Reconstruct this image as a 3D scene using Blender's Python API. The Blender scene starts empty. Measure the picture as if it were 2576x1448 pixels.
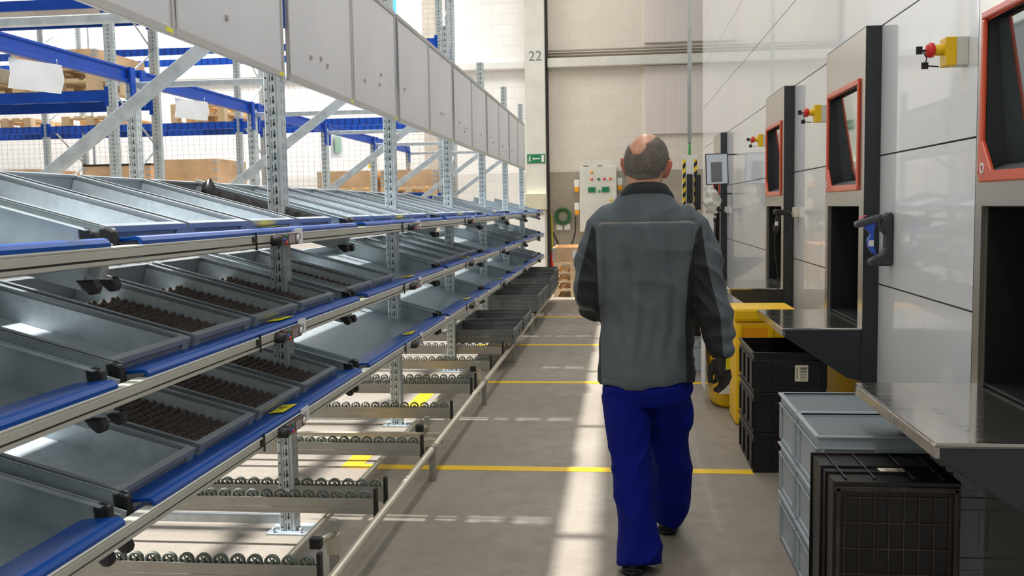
import bpy, math, random
import mathutils
from mathutils import Vector, Matrix, noise
random.seed(7)
C = bpy.context.scene.collection
PI = math.pi
R = math.radians

# ------------------------------------------------------------------ materials
class NT:
    """tiny helper to wire math nodes"""
    def __init__(s, m):
        m.use_nodes = True
        s.t = m.node_tree; s.n = s.t.nodes; s.l = s.t.links
        s.b = s.n['Principled BSDF']
        s._o = None
    def put(s, sock, v):
        if hasattr(v, 'is_output'): s.l.new(v, sock)
        else: sock.default_value = v
    def m(s, op, a, b=None, c=None, clamp=False):
        n = s.n.new('ShaderNodeMath'); n.operation = op; n.use_clamp = clamp
        s.put(n.inputs[0], a)
        if b is not None: s.put(n.inputs[1], b)
        if c is not None: s.put(n.inputs[2], c)
        return n.outputs[0]
    def obj(s):
        if s._o is None:
            n = s.n.new('ShaderNodeTexCoord'); s._o = n.outputs['Object']
        return s._o
    def xyz(s, v=None):
        n = s.n.new('ShaderNodeSeparateXYZ'); s.l.new(v or s.obj(), n.inputs[0]); return n.outputs
    def comb(s, x, y, z):
        n = s.n.new('ShaderNodeCombineXYZ')
        s.put(n.inputs[0], x); s.put(n.inputs[1], y); s.put(n.inputs[2], z)
        return n.outputs[0]
    def noise(s, scale, detail=3, vec=None, rough=.55):
        n = s.n.new('ShaderNodeTexNoise'); n.inputs['Scale'].default_value = scale
        n.inputs['Detail'].default_value = detail; n.inputs['Roughness'].default_value = rough
        s.l.new(vec or s.obj(), n.inputs['Vector']); return n.outputs['Fac']
    def ramp(s, v, a, b, lo=0., hi=1.):
        n = s.n.new('ShaderNodeMapRange'); s.put(n.inputs[0], v)
        n.inputs[1].default_value = a; n.inputs[2].default_value = b
        n.inputs[3].default_value = lo; n.inputs[4].default_value = hi
        return n.outputs[0]
    def mix(s, f, a, b):
        n = s.n.new('ShaderNodeMix'); n.data_type = 'RGBA'
        s.put(n.inputs[0], f)
        for sock, v in ((n.inputs[6], a), (n.inputs[7], b)):
            if hasattr(v, 'is_output'): s.l.new(v, sock)
            else: sock.default_value = (*v[:3], 1)
        return n.outputs[2]
    def color(s, v): s.put(s.b.inputs['Base Color'], v if hasattr(v, 'is_output') else (*v[:3], 1))
    def bump(s, h, strength=.3, dist=.01):
        n = s.n.new('ShaderNodeBump'); n.inputs['Strength'].default_value = strength
        n.inputs['Distance'].default_value = dist; s.l.new(h, n.inputs['Height'])
        s.l.new(n.outputs[0], s.b.inputs['Normal'])
    def norm(s):
        n = s.n.new('ShaderNodeNewGeometry'); 
        v = s.n.new('ShaderNodeVectorTransform'); v.vector_type = 'NORMAL'; v.convert_from = 'WORLD'; v.convert_to = 'OBJECT'
        s.l.new(n.outputs['True Normal'], v.inputs[0])
        return s.xyz(v.outputs[0])
    def attr(s, name):
        n = s.n.new('ShaderNodeAttribute'); n.attribute_name = name; return n.outputs['Fac']

def lin(r, g, b):
    f = lambda c: c / 12.92 if c <= .04045 else ((c + .055) / 1.055) ** 2.4
    return (f(r / 255), f(g / 255), f(b / 255))

def M(name, col, rough=.5, metal=0., var=.06, scale=6., bump=0., bscale=60., coat=0., spec=.5, emit=0.):
    m = bpy.data.materials.new(name); t = NT(m)
    dark = tuple(c * (1 - var * 2) for c in col); lite = tuple(min(1, c * (1 + var)) for c in col)
    t.color(t.mix(t.ramp(t.noise(scale), .3, .7), dark, lite))
    t.b.inputs['Roughness'].default_value = rough
    t.b.inputs['Metallic'].default_value = metal
    t.b.inputs['Specular IOR Level'].default_value = spec
    t.b.inputs['Coat Weight'].default_value = coat
    t.b.inputs['Coat Roughness'].default_value = .06
    if bump: t.bump(t.noise(bscale, 4), bump, .004)
    if emit:
        t.b.inputs['Emission Color'].default_value = (*col, 1); t.b.inputs['Emission Strength'].default_value = emit
    return m

mt = {}
mt['bin'] = M('bin_grey_plastic', lin(138, 145, 150), .45, 0, .05, 5, .1, 200)
mt['galv'] = M('galvanised_sheet', lin(190, 200, 206), .4, .45, .1, 18)
mt['liner'] = M('galvanised_liner', lin(206, 216, 221), .34, .22, .09, 22)
mt['side'] = M('side_plate_steel', lin(168, 180, 184), .42, .35, .08, 12)
mt['blue'] = M('blue_paint', lin(0, 70, 154), .3, 0, .06, 3, spec=.3)
mt['bluebeam'] = M('blue_beam_paint', lin(0, 70, 176), .42, 0, .08, 3, spec=.3)
mt['alu'] = M('rail_aluminium', lin(188, 188, 178), .42, .25, .04, 3)
mt['alu2'] = M('conveyor_aluminium', lin(160, 157, 150), .38, .3, .06, 5)
mt['pipe'] = M('pipe_white_metal', lin(205, 198, 180), .3, .35, .05, 4)
mt['black'] = M('black_plastic', lin(26, 27, 28), .5, 0, .15, 8, .1, 90)
mt['wheel'] = M('roller_wheel_plastic', lin(96, 106, 100), .5, 0, .08, 10)
mt['dark'] = M('dark_slot', lin(40, 36, 34), .6, 0, .1, 5)
mt['char'] = M('charcoal_paint', lin(38, 43, 47), .38, .0, .06, 3, .05, 300)
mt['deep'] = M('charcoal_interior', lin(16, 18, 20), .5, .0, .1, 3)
mt['orange'] = M('orange_paint', lin(226, 88, 50), .35, 0, .05, 3, coat=.3)
mt['yellow'] = M('yellow_paint', lin(240, 196, 18), .45, 0, .04, 5)
mt['yplas'] = M('yellow_container_plastic', lin(250, 200, 8), .42, 0, .05, 3)
mt['yor'] = M('orange_container_plastic', lin(250, 168, 10), .45, 0, .05, 3)
mt['label'] = M('yellow_label', lin(235, 222, 22), .55, 0, .03, 3)
mt['white'] = M('white_paint', lin(228, 228, 222), .5, 0, .03, 3)
mt['paper'] = M('paper', lin(226, 228, 230), .7, 0, .05, 3)
mt['print'] = M('print_grey', lin(120, 122, 126), .7, 0, .2, 90)
mt['ink'] = M('print_ink', lin(46, 44, 44), .7)
mt['red'] = M('red_plastic', lin(222, 40, 32), .35, 0, .04, 5)
mt['green'] = M('green_plastic', lin(20, 118, 74), .4, 0, .04, 5)
mt['lime'] = M('bright_green', lin(52, 160, 70), .5)
mt['bblue'] = M('button_blue', lin(40, 90, 200), .4)
mt['brown'] = M('display_brown', lin(74, 62, 58), .35, 0, .05, 5)
mt['screen'] = M('display_screen', lin(150, 138, 138), .2, 0, .05, 5)
mt['lblue'] = M('pale_blue_crate_plastic', lin(172, 184, 192), .42, 0, .03, 4)
mt['lbluein'] = M('crate_lid_grey', lin(116, 126, 132), .5, 0, .03, 4, .1, 300)
mt['bcrate'] = M('black_crate_plastic', lin(20, 18, 18), .36, 0, .22, 7)
mt['wood'] = M('pallet_wood', lin(224, 196, 156), .7, 0, .14, 3, .2, 30)
mt['ply'] = M('collar_wood', lin(224, 186, 144), .65, 0, .16, 2.5, .1, 30)
mt['tan_refl'] = M('tan_reflection', lin(186, 150, 104), .8, 0, .06, 3)
mt['beige'] = M('beige_enamel', lin(214, 212, 200), .5, 0, .04, 3)
mt['sign'] = M('sign_board_grey_white', lin(205, 204, 206), .35, 0, .05, 1.2)
mt['signf'] = M('sign_board_frame', lin(178, 176, 170), .4, .3, .04, 3)
mt['skin'] = None
mt['boot'] = M('boot_leather', lin(44, 46, 50), .6, 0, .1, 20)
mt['glove'] = M('glove_knit', lin(48, 45, 44), .85, 0, .15, 60, .6, 400)
mt['cloth'] = M('white_cloth', lin(225, 220, 208), .8, 0, .08, 12)
mt['mesh'] = M('wire_mesh_steel', lin(205, 210, 214), .4, .5, .05, 4)

def brushed(name, col, rough=.25, sx=.6, sy=40, sz=.6, metal=.9, var=.18):
    m = bpy.data.materials.new(name); t = NT(m)
    x = t.xyz(); v = t.comb(t.m('MULTIPLY', x[0], sx), t.m('MULTIPLY', x[1], sy), t.m('MULTIPLY', x[2], sz))
    f = t.noise(3, 3, v)
    t.color(t.mix(t.ramp(f, .3, .7), tuple(c * (1 - var) for c in col), col))
    t.put(t.b.inputs['Roughness'], t.ramp(f, .3, .7, rough, rough + .15))
    t.b.inputs['Metallic'].default_value = metal
    return m
mt['steel'] = M('stainless_steel', lin(196, 191, 182), .24, .8, .04, 1.2)
mt['ledge'] = brushed('ledge_steel', lin(176, 173, 168), .05, .5, 12, .5, .9, .05)
mt['deck'] = brushed('deck_galvanised', lin(192, 202, 207), .26, 1.2, 40, 1, .45, .16)

def perforated():
    m = bpy.data.materials.new('perforated_upright_steel'); t = NT(m)
    x, y, z = t.xyz()[:3]; nx, ny, nz = t.norm()[:3]
    col = t.mix(t.ramp(t.noise(20), .3, .7), lin(180, 192, 196), lin(208, 216, 218))
    zz = t.m('SUBTRACT', t.m('MODULO', t.m('ADD', z, 50.), .05), .025)
    xk = t.m('SUBTRACT', x, .006)
    a = t.m('SQRT', t.m('ADD', t.m('POWER', t.m('DIVIDE', xk, .0062), 2), t.m('POWER', t.m('DIVIDE', t.m('ADD', zz, .004), .009), 2)))
    a2 = t.m('MAXIMUM', t.m('DIVIDE', t.m('ABSOLUTE', xk), .003), t.m('DIVIDE', t.m('ABSOLUTE', t.m('SUBTRACT', zz, .008)), .012))
    b = t.m('MAXIMUM', t.m('DIVIDE', t.m('ABSOLUTE', t.m('SUBTRACT', x, -.0075)), .0018), t.m('DIVIDE', t.m('ABSOLUTE', zz), .017))
    sl = t.m('MINIMUM', t.m('MINIMUM', a, a2), b)
    rd = t.m('DIVIDE', t.m('SQRT', t.m('ADD', t.m('POWER', t.m('SUBTRACT', x, -.027), 2), t.m('POWER', zz, 2))), .0045)
    h1 = t.m('MULTIPLY', t.m('LESS_THAN', t.m('MINIMUM', sl, rd), 1.), t.m('GREATER_THAN', t.m('ABSOLUTE', ny), .7))
    c2 = t.m('MAXIMUM', t.m('DIVIDE', t.m('ABSOLUTE', t.m('SUBTRACT', t.m('ABSOLUTE', y), .016)), .003), t.m('DIVIDE', t.m('ABSOLUTE', zz), .014))
    h2 = t.m('MULTIPLY', t.m('LESS_THAN', c2, 1.), t.m('GREATER_THAN', t.m('ABSOLUTE', nx), .7))
    h = t.m('MAXIMUM', h1, h2)
    t.color(t.mix(h, col, lin(52, 60, 62)))
    t.put(t.b.inputs['Metallic'], t.m('MULTIPLY', t.m('SUBTRACT', 1., h), .35))
    t.b.inputs['Roughness'].default_value = .4
    return m
mt['upright'] = perforated()

def ribbed():
    m = bpy.data.materials.new('ribbed_blue_beam'); t = NT(m)
    x = t.xyz()[0]
    s = t.m('ABSOLUTE', t.m('SUBTRACT', t.m('FRACT', t.m('MULTIPLY', x, 9.)), .5))
    t.color(t.mix(t.ramp(s, .3, .5), lin(10, 84, 200), lin(3, 40, 130)))
    t.b.inputs['Roughness'].default_value = .4
    return m
mt['ribbed'] = ribbed()

def concrete():
    m = bpy.data.materials.new('floor_concrete'); t = NT(m)
    big = t.noise(.8, 5); mid = t.noise(7, 6, rough=.7); fine = t.noise(260, 2)
    c = t.mix(t.ramp(big, .35, .65), lin(134, 125, 113), lin(150, 142, 130))
    c = t.mix(t.m('MULTIPLY', t.ramp(mid, .45, .75), .5), c, lin(118, 109, 98))
    c = t.mix(t.m('MULTIPLY', t.ramp(fine, .58, .72), .45), c, lin(205, 200, 190))
    c = t.mix(t.m('MULTIPLY', t.ramp(fine, .42, .3), .4), c, lin(92, 84, 74))
    n = t.n.new('ShaderNodeTexVoronoi'); n.inputs['Scale'].default_value = 1.3; t.l.new(t.obj(), n.inputs['Vector'])
    st = t.m('LESS_THAN', t.m('ADD', n.outputs['Distance'], t.m('MULTIPLY', mid, .08)), .075)
    c = t.mix(t.m('MULTIPLY', st, .35), c, lin(84, 76, 66))
    t.color(c)
    t.put(t.b.inputs['Roughness'], t.ramp(mid, .3, .7, .38, .6))
    t.bump(fine, .15, .002)
    return m
mt['floor'] = concrete()

def bricks(name, c1, c2, mortar, dado=None, zd=2.16):
    m = bpy.data.materials.new(name); t = NT(m)
    x, y, z = t.xyz()[:3]
    n = t.n.new('ShaderNodeTexBrick')
    t.l.new(t.comb(t.m('ADD', x, t.m('MULTIPLY', y, 1.)), z, 0.), n.inputs['Vector'])
    n.inputs['Scale'].default_value = 1.; n.inputs['Brick Width'].default_value = .42; n.inputs['Row Height'].default_value = .2
    n.inputs['Mortar Size'].default_value = .005; n.inputs['Mortar Smooth'].default_value = .6
    n.inputs['Color1'].default_value = (*c1, 1); n.inputs['Color2'].default_value = (*c2, 1); n.inputs['Mortar'].default_value = (*mortar, 1)
    c = n.outputs['Color']
    if dado:
        n2 = t.n.new('ShaderNodeMix'); n2.data_type = 'RGBA'; n2.blend_type = 'MULTIPLY'; n2.inputs[0].default_value = 1
        t.l.new(c, n2.inputs[6]); n2.inputs[7].default_value = (*dado, 1)
        c = t.mix(t.m('LESS_THAN', z, zd), c, n2.outputs[2])
    c = t.mix(t.m('MULTIPLY', t.ramp(t.noise(1.5, 5), .5, .8), .25), c, tuple(v * .8 for v in c1))
    t.color(c); t.b.inputs['Roughness'].default_value = .6
    t.bump(t.m('SUBTRACT', 1., n.outputs['Fac']), .25, .003)
    return m
mt['brick'] = bricks('painted_block_wall_cream', lin(222, 212, 196), lin(226, 217, 202), lin(212, 201, 184), (.52, .5, .45))
mt['brickw'] = bricks('painted_block_wall_white_lit', lin(238, 236, 232), lin(242, 240, 236), lin(222, 218, 212), (.8, .8, .78))  # paint and dado lightened to carry the bright light on the far wall

def panelmat():
    m = M('machine_wall_panel', lin(238, 241, 244), .24, 0, .015, .8, coat=.7)
    m.node_tree.nodes['Principled BSDF'].inputs['Coat Roughness'].default_value = .03
    t = NT(m); t.bump(t.noise(1.6, 1), .06, .05)
    return m
mt['panel'] = panelmat()
def cover():
    m = bpy.data.materials.new('corrugated_cover'); t = NT(m)
    x = t.xyz()[0]; w = t.m('SINE', t.m('MULTIPLY', x, 150.)); v = t.comb(t.m('MULTIPLY', x, 30.), 0., 0.)
    t.color(t.mix(t.ramp(t.noise(3, 3, v), .3, .7), lin(214, 203, 196), lin(230, 220, 214))); t.b.inputs['Roughness'].default_value = .6
    t.bump(w, .3, .004); return m
mt['cover'] = cover()
def stripe():
    m = bpy.data.materials.new('hazard_stripe'); t = NT(m); x, y, z = t.xyz()[:3]
    f = t.m('GREATER_THAN', t.m('FRACT', t.m('MULTIPLY', t.m('SUBTRACT', z, x), 8.5)), .5)
    t.color(t.mix(f, lin(20, 20, 20), lin(240, 204, 20))); t.b.inputs['Roughness'].default_value = .5; return m
mt['stripe'] = stripe()
def glassm():
    m = M('tinted_window_glass', lin(120, 138, 138), .03, .75, .02, 2, coat=1., spec=1.)
    b = m.node_tree.nodes['Principled BSDF']; b.inputs['IOR'].default_value = 2.2; return m
mt['glass'] = glassm()
mt['daylight'] = M('window_and_wall_glow', (1., 1., 1.), .5, emit=3.)
def plugs():
    m = bpy.data.materials.new('nubbed_foam'); t = NT(m)
    z = t.xyz()[2]
    t.color(t.mix(t.ramp(t.noise(90, 2), .3, .7), lin(80, 72, 68), lin(118, 106, 98))); t.b.inputs['Roughness'].default_value = .85
    t.bump(t.noise(300, 3), .4, .003); return m
mt['plug'] = plugs()

# ------------------------------------------------------------------ mesh builder
class MB:
    def __init__(s): s.v = []; s.f = []; s.m = []; s.sm = []
    def add(s, vs, fs, mi=0, smooth=False):
        o = len(s.v); s.v += [tuple(v) for v in vs]
        for f in fs: s.f.append([i + o for i in f]); s.m.append(mi); s.sm.append(smooth)
        return s
    def box(s, x0, x1, y0, y1, z0, z1, mi=0, mat=None):
        vs = [Vector((x, y, z)) for x in (x0, x1) for y in (y0, y1) for z in (z0, z1)]
        if mat: vs = [mat @ v for v in vs]
        return s.add(vs, [(0, 1, 3, 2), (4, 6, 7, 5), (0, 4, 5, 1), (2, 3, 7, 6), (0, 2, 6, 4), (1, 5, 7, 3)], mi)
    def prism(s, prof, axis, a, b, mi=0, smooth=False):
        """closed 2D profile extruded along axis; profile coords are the two other axes in order"""
        n = len(prof); vs = []
        for t in (a, b):
            for p, q in prof:
                vs.append({'x': (t, p, q), 'y': (p, t, q), 'z': (p, q, t)}[axis])
        fs = [(i, (i + 1) % n, n + (i + 1) % n, n + i) for i in range(n)]
        s.add(vs, fs, mi, smooth)
        s.add(vs, [tuple(range(n))[::-1], tuple(range(n, 2 * n))], mi)
        return s
    def tube(s, pts, r, n=10, mi=0, caps=True, smooth=True, flat=None):
        pts = [Vector(p) for p in pts]; rs = r if isinstance(r, (list, tuple)) else [r] * len(pts)
        rings = []; up = None
        for i, p in enumerate(pts):
            d = (pts[min(i + 1, len(pts) - 1)] - pts[max(i - 1, 0)]).normalized()
            if up is None: up = Vector((0, 0, 1)) if abs(d.z) < .9 else Vector((1, 0, 0))
            a = d.cross(up)
            if a.length < 1e-4: a = d.cross(Vector((0, 1, 0)))
            a.normalize(); b = a.cross(d).normalized(); up = b
            rr = rs[i]; ra, rb = rr if isinstance(rr, tuple) else (rr, rr)
            rings.append([p + a * ra * math.cos(2 * PI * k / n) + b * rb * math.sin(2 * PI * k / n) for k in range(n)])
        vs = [v for g in rings for v in g]
        fs = [(i * n + k, i * n + (k + 1) % n, (i + 1) * n + (k + 1) % n, (i + 1) * n + k) for i in range(len(pts) - 1) for k in range(n)]
        s.add(vs, fs, mi, smooth)
        if caps: s.add(vs, [tuple(range(n))[::-1], tuple(range(len(vs) - n, len(vs)))], mi)
        return s
    def loft(s, rings, mi=0, n=24):
        """rings: (cx, cy, cz, rx, ry) horizontal superellipse rings, bottom to top"""
        vs = []
        for cx, cy, cz, rx, ry in rings:
            for k in range(n):
                a = 2 * PI * k / n; c, q = math.cos(a), math.sin(a); e = .85
                vs.append((cx + rx * math.copysign(abs(c) ** e, c), cy + ry * math.copysign(abs(q) ** e, q), cz))
        m = len(rings)
        fs = [(i * n + k, i * n + (k + 1) % n, (i + 1) * n + (k + 1) % n, (i + 1) * n + k) for i in range(m - 1) for k in range(n)]
        s.add(vs, fs, mi, True)
        s.add(vs, [tuple(range(n))[::-1], tuple(range((m - 1) * n, m * n))], mi)
        return s
    def sphere(s, c, rx, ry, rz, mi=0, nu=20, nv=12, mat=None):
        vs = []
        for j in range(nv + 1):
            t = PI * j / nv
            for k in range(nu):
                a = 2 * PI * k / nu
                v = Vector((rx * math.sin(t) * math.cos(a), ry * math.sin(t) * math.sin(a), rz * math.cos(t)))
                if mat: v = mat @ v
                vs.append(Vector(c) + v)
        fs = [(j * nu + k, (j + 1) * nu + k, (j + 1) * nu + (k + 1) % nu, j * nu + (k + 1) % nu) for j in range(nv) for k in range(nu)]
        return s.add(vs, fs, mi, True)
    def lathe(s, prof, c=(0, 0, 0), n=24, mi=0, axis='z'):
        vs = []
        for r, h in prof:
            for k in range(n):
                a = 2 * PI * k / n
                p = {'z': (r * math.cos(a), r * math.sin(a), h), 'x': (h, r * math.cos(a), r * math.sin(a)), 'y': (r * math.sin(a), h, r * math.cos(a))}[axis]
                vs.append((c[0] + p[0], c[1] + p[1], c[2] + p[2]))
        m = len(prof)
        fs = [(i * n + k, i * n + (k + 1) % n, (i + 1) * n + (k + 1) % n, (i + 1) * n + k) for i in range(m - 1) for k in range(n)]
        return s.add(vs, fs, mi, True)
    def mesh(s, name, mats):
        me = bpy.data.meshes.new(name); me.from_pydata(s.v, [], s.f)
        for mm in mats: me.materials.append(mm)
        me.polygons.foreach_set('material_index', s.m); me.polygons.foreach_set('use_smooth', s.sm)
        me.update()
        import bmesh
        bm = bmesh.new(); bm.from_mesh(me)
        bmesh.ops.remove_doubles(bm, verts=bm.verts, dist=1e-5)
        bmesh.ops.recalc_face_normals(bm, faces=bm.faces); bm.to_mesh(me); bm.free()
        return me
    def build(s, name, mats, parent=None, bevel=0., loc=None):
        if not isinstance(mats, (list, tuple)): mats = [mats]
        mats = [mt[x] if isinstance(x, str) else x for x in mats]
        o = bpy.data.objects.new(name, s.mesh(name, mats)); C.objects.link(o)
        if parent: o.parent = parent
        if loc: o.location = loc
        if bevel:
            b = o.modifiers.new('bevel', 'BEVEL'); b.width = bevel; b.segments = 2; b.limit_method = 'ANGLE'; b.angle_limit = R(40)
        return o

def thing(name, label, cat, loc=(0, 0, 0), rot=(0, 0, 0), group=None):
    o = bpy.data.objects.new(name, None); o.empty_display_size = .05; C.objects.link(o)
    o.location = loc; o.rotation_euler = rot
    return tag(o, label, cat, group)
def tag(o, label, cat, group=None, kind=None):
    o['label'] = label; o['category'] = cat
    if group: o['group'] = group
    if kind: o['kind'] = kind
    return o
def struct(o): o['kind'] = 'structure'; return o
def copy_tree(o, parent=None):
    c = o.copy(); C.objects.link(c)
    if parent:
        c.parent = parent
    for ch in list(kids.get(o.name, [])) : copy_tree(ch, c)
    return c
kids = {}
def index(o):
    kids[o.name] = [x for x in C.objects if x.parent == o]
    for x in kids[o.name]: index(x)
def txt(body, size, mat, parent, loc, rot, name='lettering', ext=.0006, align='CENTER'):
    cu = bpy.data.curves.new(name, 'FONT'); cu.body = body; cu.size = size; cu.extrude = ext; cu.align_x = align; cu.align_y = 'CENTER'
    t = bpy.data.objects.new('tmp', cu); C.objects.link(t)
    dg = bpy.context.evaluated_depsgraph_get()
    me = bpy.data.meshes.new_from_object(t.evaluated_get(dg)); me.name = name
    bpy.data.objects.remove(t)
    me.materials.clear(); me.materials.append(mt[mat])
    o = bpy.data.objects.new(name, me); C.objects.link(o)
    if parent: o.parent = parent
    o.location = loc; o.rotation_euler = rot
    return o
ORD = ['first', 'second', 'third', 'fourth', 'fifth', 'sixth', 'seventh']

# ------------------------------------------------------------------ setting
FY = 18.6
struct(MB().box(-13.2, 3.2, -5, FY + .2, -.2, 0).build('floor', 'floor'))
w = MB().box(-13.2, -1.8, FY, FY + .2, 0, 7.5, 0); struct(w.build('wall_far', 'brickw'))
w = MB().box(-1.8, 3.2, FY, FY + .2, 0, 7.5, 0); struct(w.build('wall_far_cream', 'brick'))
struct(MB().box(-4.2, .3, -5, FY, 6.8, 6.95).build('ceiling_sun_shade', 'white'))  # unseen strip added and sized to keep sun off aisle and machine wall
struct(MB().box(-13.4, -13.2, -5, FY + .2, 0, 7.5).build('wall_left', 'brickw'))
struct(MB().box(-13.2, 3.2, -5.2, -5, 0, 7.5).build('wall_back', 'brickw'))
# column 22
col = struct(MB().box(-1.78, -1.4, FY - .3, FY, 0, 7.5).build('trim_column', 'beige'))
struct(MB().box(-1.4, -1.35, FY - .14, FY, 0, 7.5).build('trim_column_gap', 'dark'))
tt = txt('22', .26, 'print', None, (-1.575, FY - .302, 4.33), (PI / 2, 0, 0), 'trim_column_number'); struct(tt)
struct(MB().box(-3.78, -3.5, FY - .12, FY, 0, 7.5).build('trim_pilaster', M('pilaster_paint', lin(196, 186, 172), .6)))
struct(MB().box(-1.35, 2.8, FY - .22, FY, 4.13, 4.3).build('trim_1', 'beige', bevel=.01))
struct(MB().box(-13.2, -1.78, FY - .22, FY, 4.13, 4.26).build('trim_2', 'white', bevel=.01))
cb = MB()
for i in range(3): cb.tube([(-1.35, FY - .05 - .05 * i, 4.35 + .045 * i), (2.0, FY - .05 - .05 * i, 4.35 + .045 * i)], .017, 8)
tag(cb.build('cable_run', M('cable_grey', lin(150, 140, 124), .6)), 'three grey cables running along the top of the cream wall beam', 'cable')
struct(MB().box(.48, 1.72, FY - .06, FY, 4.55, 7.5).box(.48, 1.72, FY - .06, FY, 2.84, 4.12).build('trim_cover_panel', 'cover'))
for i, (x0, x1, z0, z1) in enumerate(((-4.27, -3.8, 4.8, 6.6), (-9.8, -5.2, 4.75, 6.6))):
    struct(MB().box(x0, x1, FY - .03, FY - .01, z0, z1).build('window_%d' % (i + 1), 'daylight'))  # second one is an added glowing sheet where the wall is brightly lit
# floor lines
for i, y in enumerate((5.3, 7.99, 10.2, 12.85)):
    struct(MB().box(-1.56, .72 if i == 0 else 1.0, y - .045, y + .045, 0, .002).build('floor_marking_line', 'yellow'))
struct(MB().box(-1.62, -1.5, 5.26, 6.0, 0, .0022).box(-1.62, -1.5, 6.6, 8.0, 0, .0022).build('floor_marking_line', 'yellow'))
# loose light marks on the floor
# ------------------------------------------------------------------ machine wall on the aisle's other side
XW, XF = 1.35, 1.27
UN = [(2.7, 3.61), (5.2, 6.13), (7.68, 8.6), (12.4, 13.3)]
ZG = [0.0, .42, 1.05, 1.72, 2.385, 3.03, 3.7, 4.4, 5.1, 5.8, 6.5, 7.2]
struct(MB().box(XW + .012, XW + .06, -2, 2.7, 0, 7.2).box(XW + .012, XW + .06, 3.61, 5.2, 0, 7.2).box(XW + .012, XW + .06, 6.13, 7.68, 0, 7.2)
       .box(XW + .012, XW + .06, 8.6, 12.4, 0, 7.2).box(XW + .012, XW + .06, 13.3, 15.97, 0, 7.2)
       .box(XW + .012, XW + .06, -2, 15.97, 2.39, 7.2).box(XW + .013, 3.1, 15.9, 15.97, 0, 7.2).build('wall_right', 'dark'))
wp = MB(); g = .004
segs = [(-2, 1.0), (1.0, 2.7), (3.61, 4.42), (4.42, 5.2), (6.13, 6.9), (6.9, 7.68), (8.6, 10.1), (10.1, 11.4), (11.4, 12.4), (13.3, 14.6), (14.6, 15.97)]
for a, b in segs:
    for z0, z1 in zip(ZG[:4], ZG[1:5]): wp.box(XW, XW + .02, a + .0008, b - .0008, z0 + g, z1 - g)
for a, b in ((-2, 1), (1, 3.6), (3.6, 6.9), (6.9, 9.4), (9.4, 11.9), (11.9, 14.4), (14.4, 15.97)):
    for z0, z1 in zip(ZG[4:], ZG[5:]): wp.box(XW, XW + .02, a + .0008, b - .0008, z0 + g, z1 - g)
struct(wp.build('trim_wall_panels', 'panel'))

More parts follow.
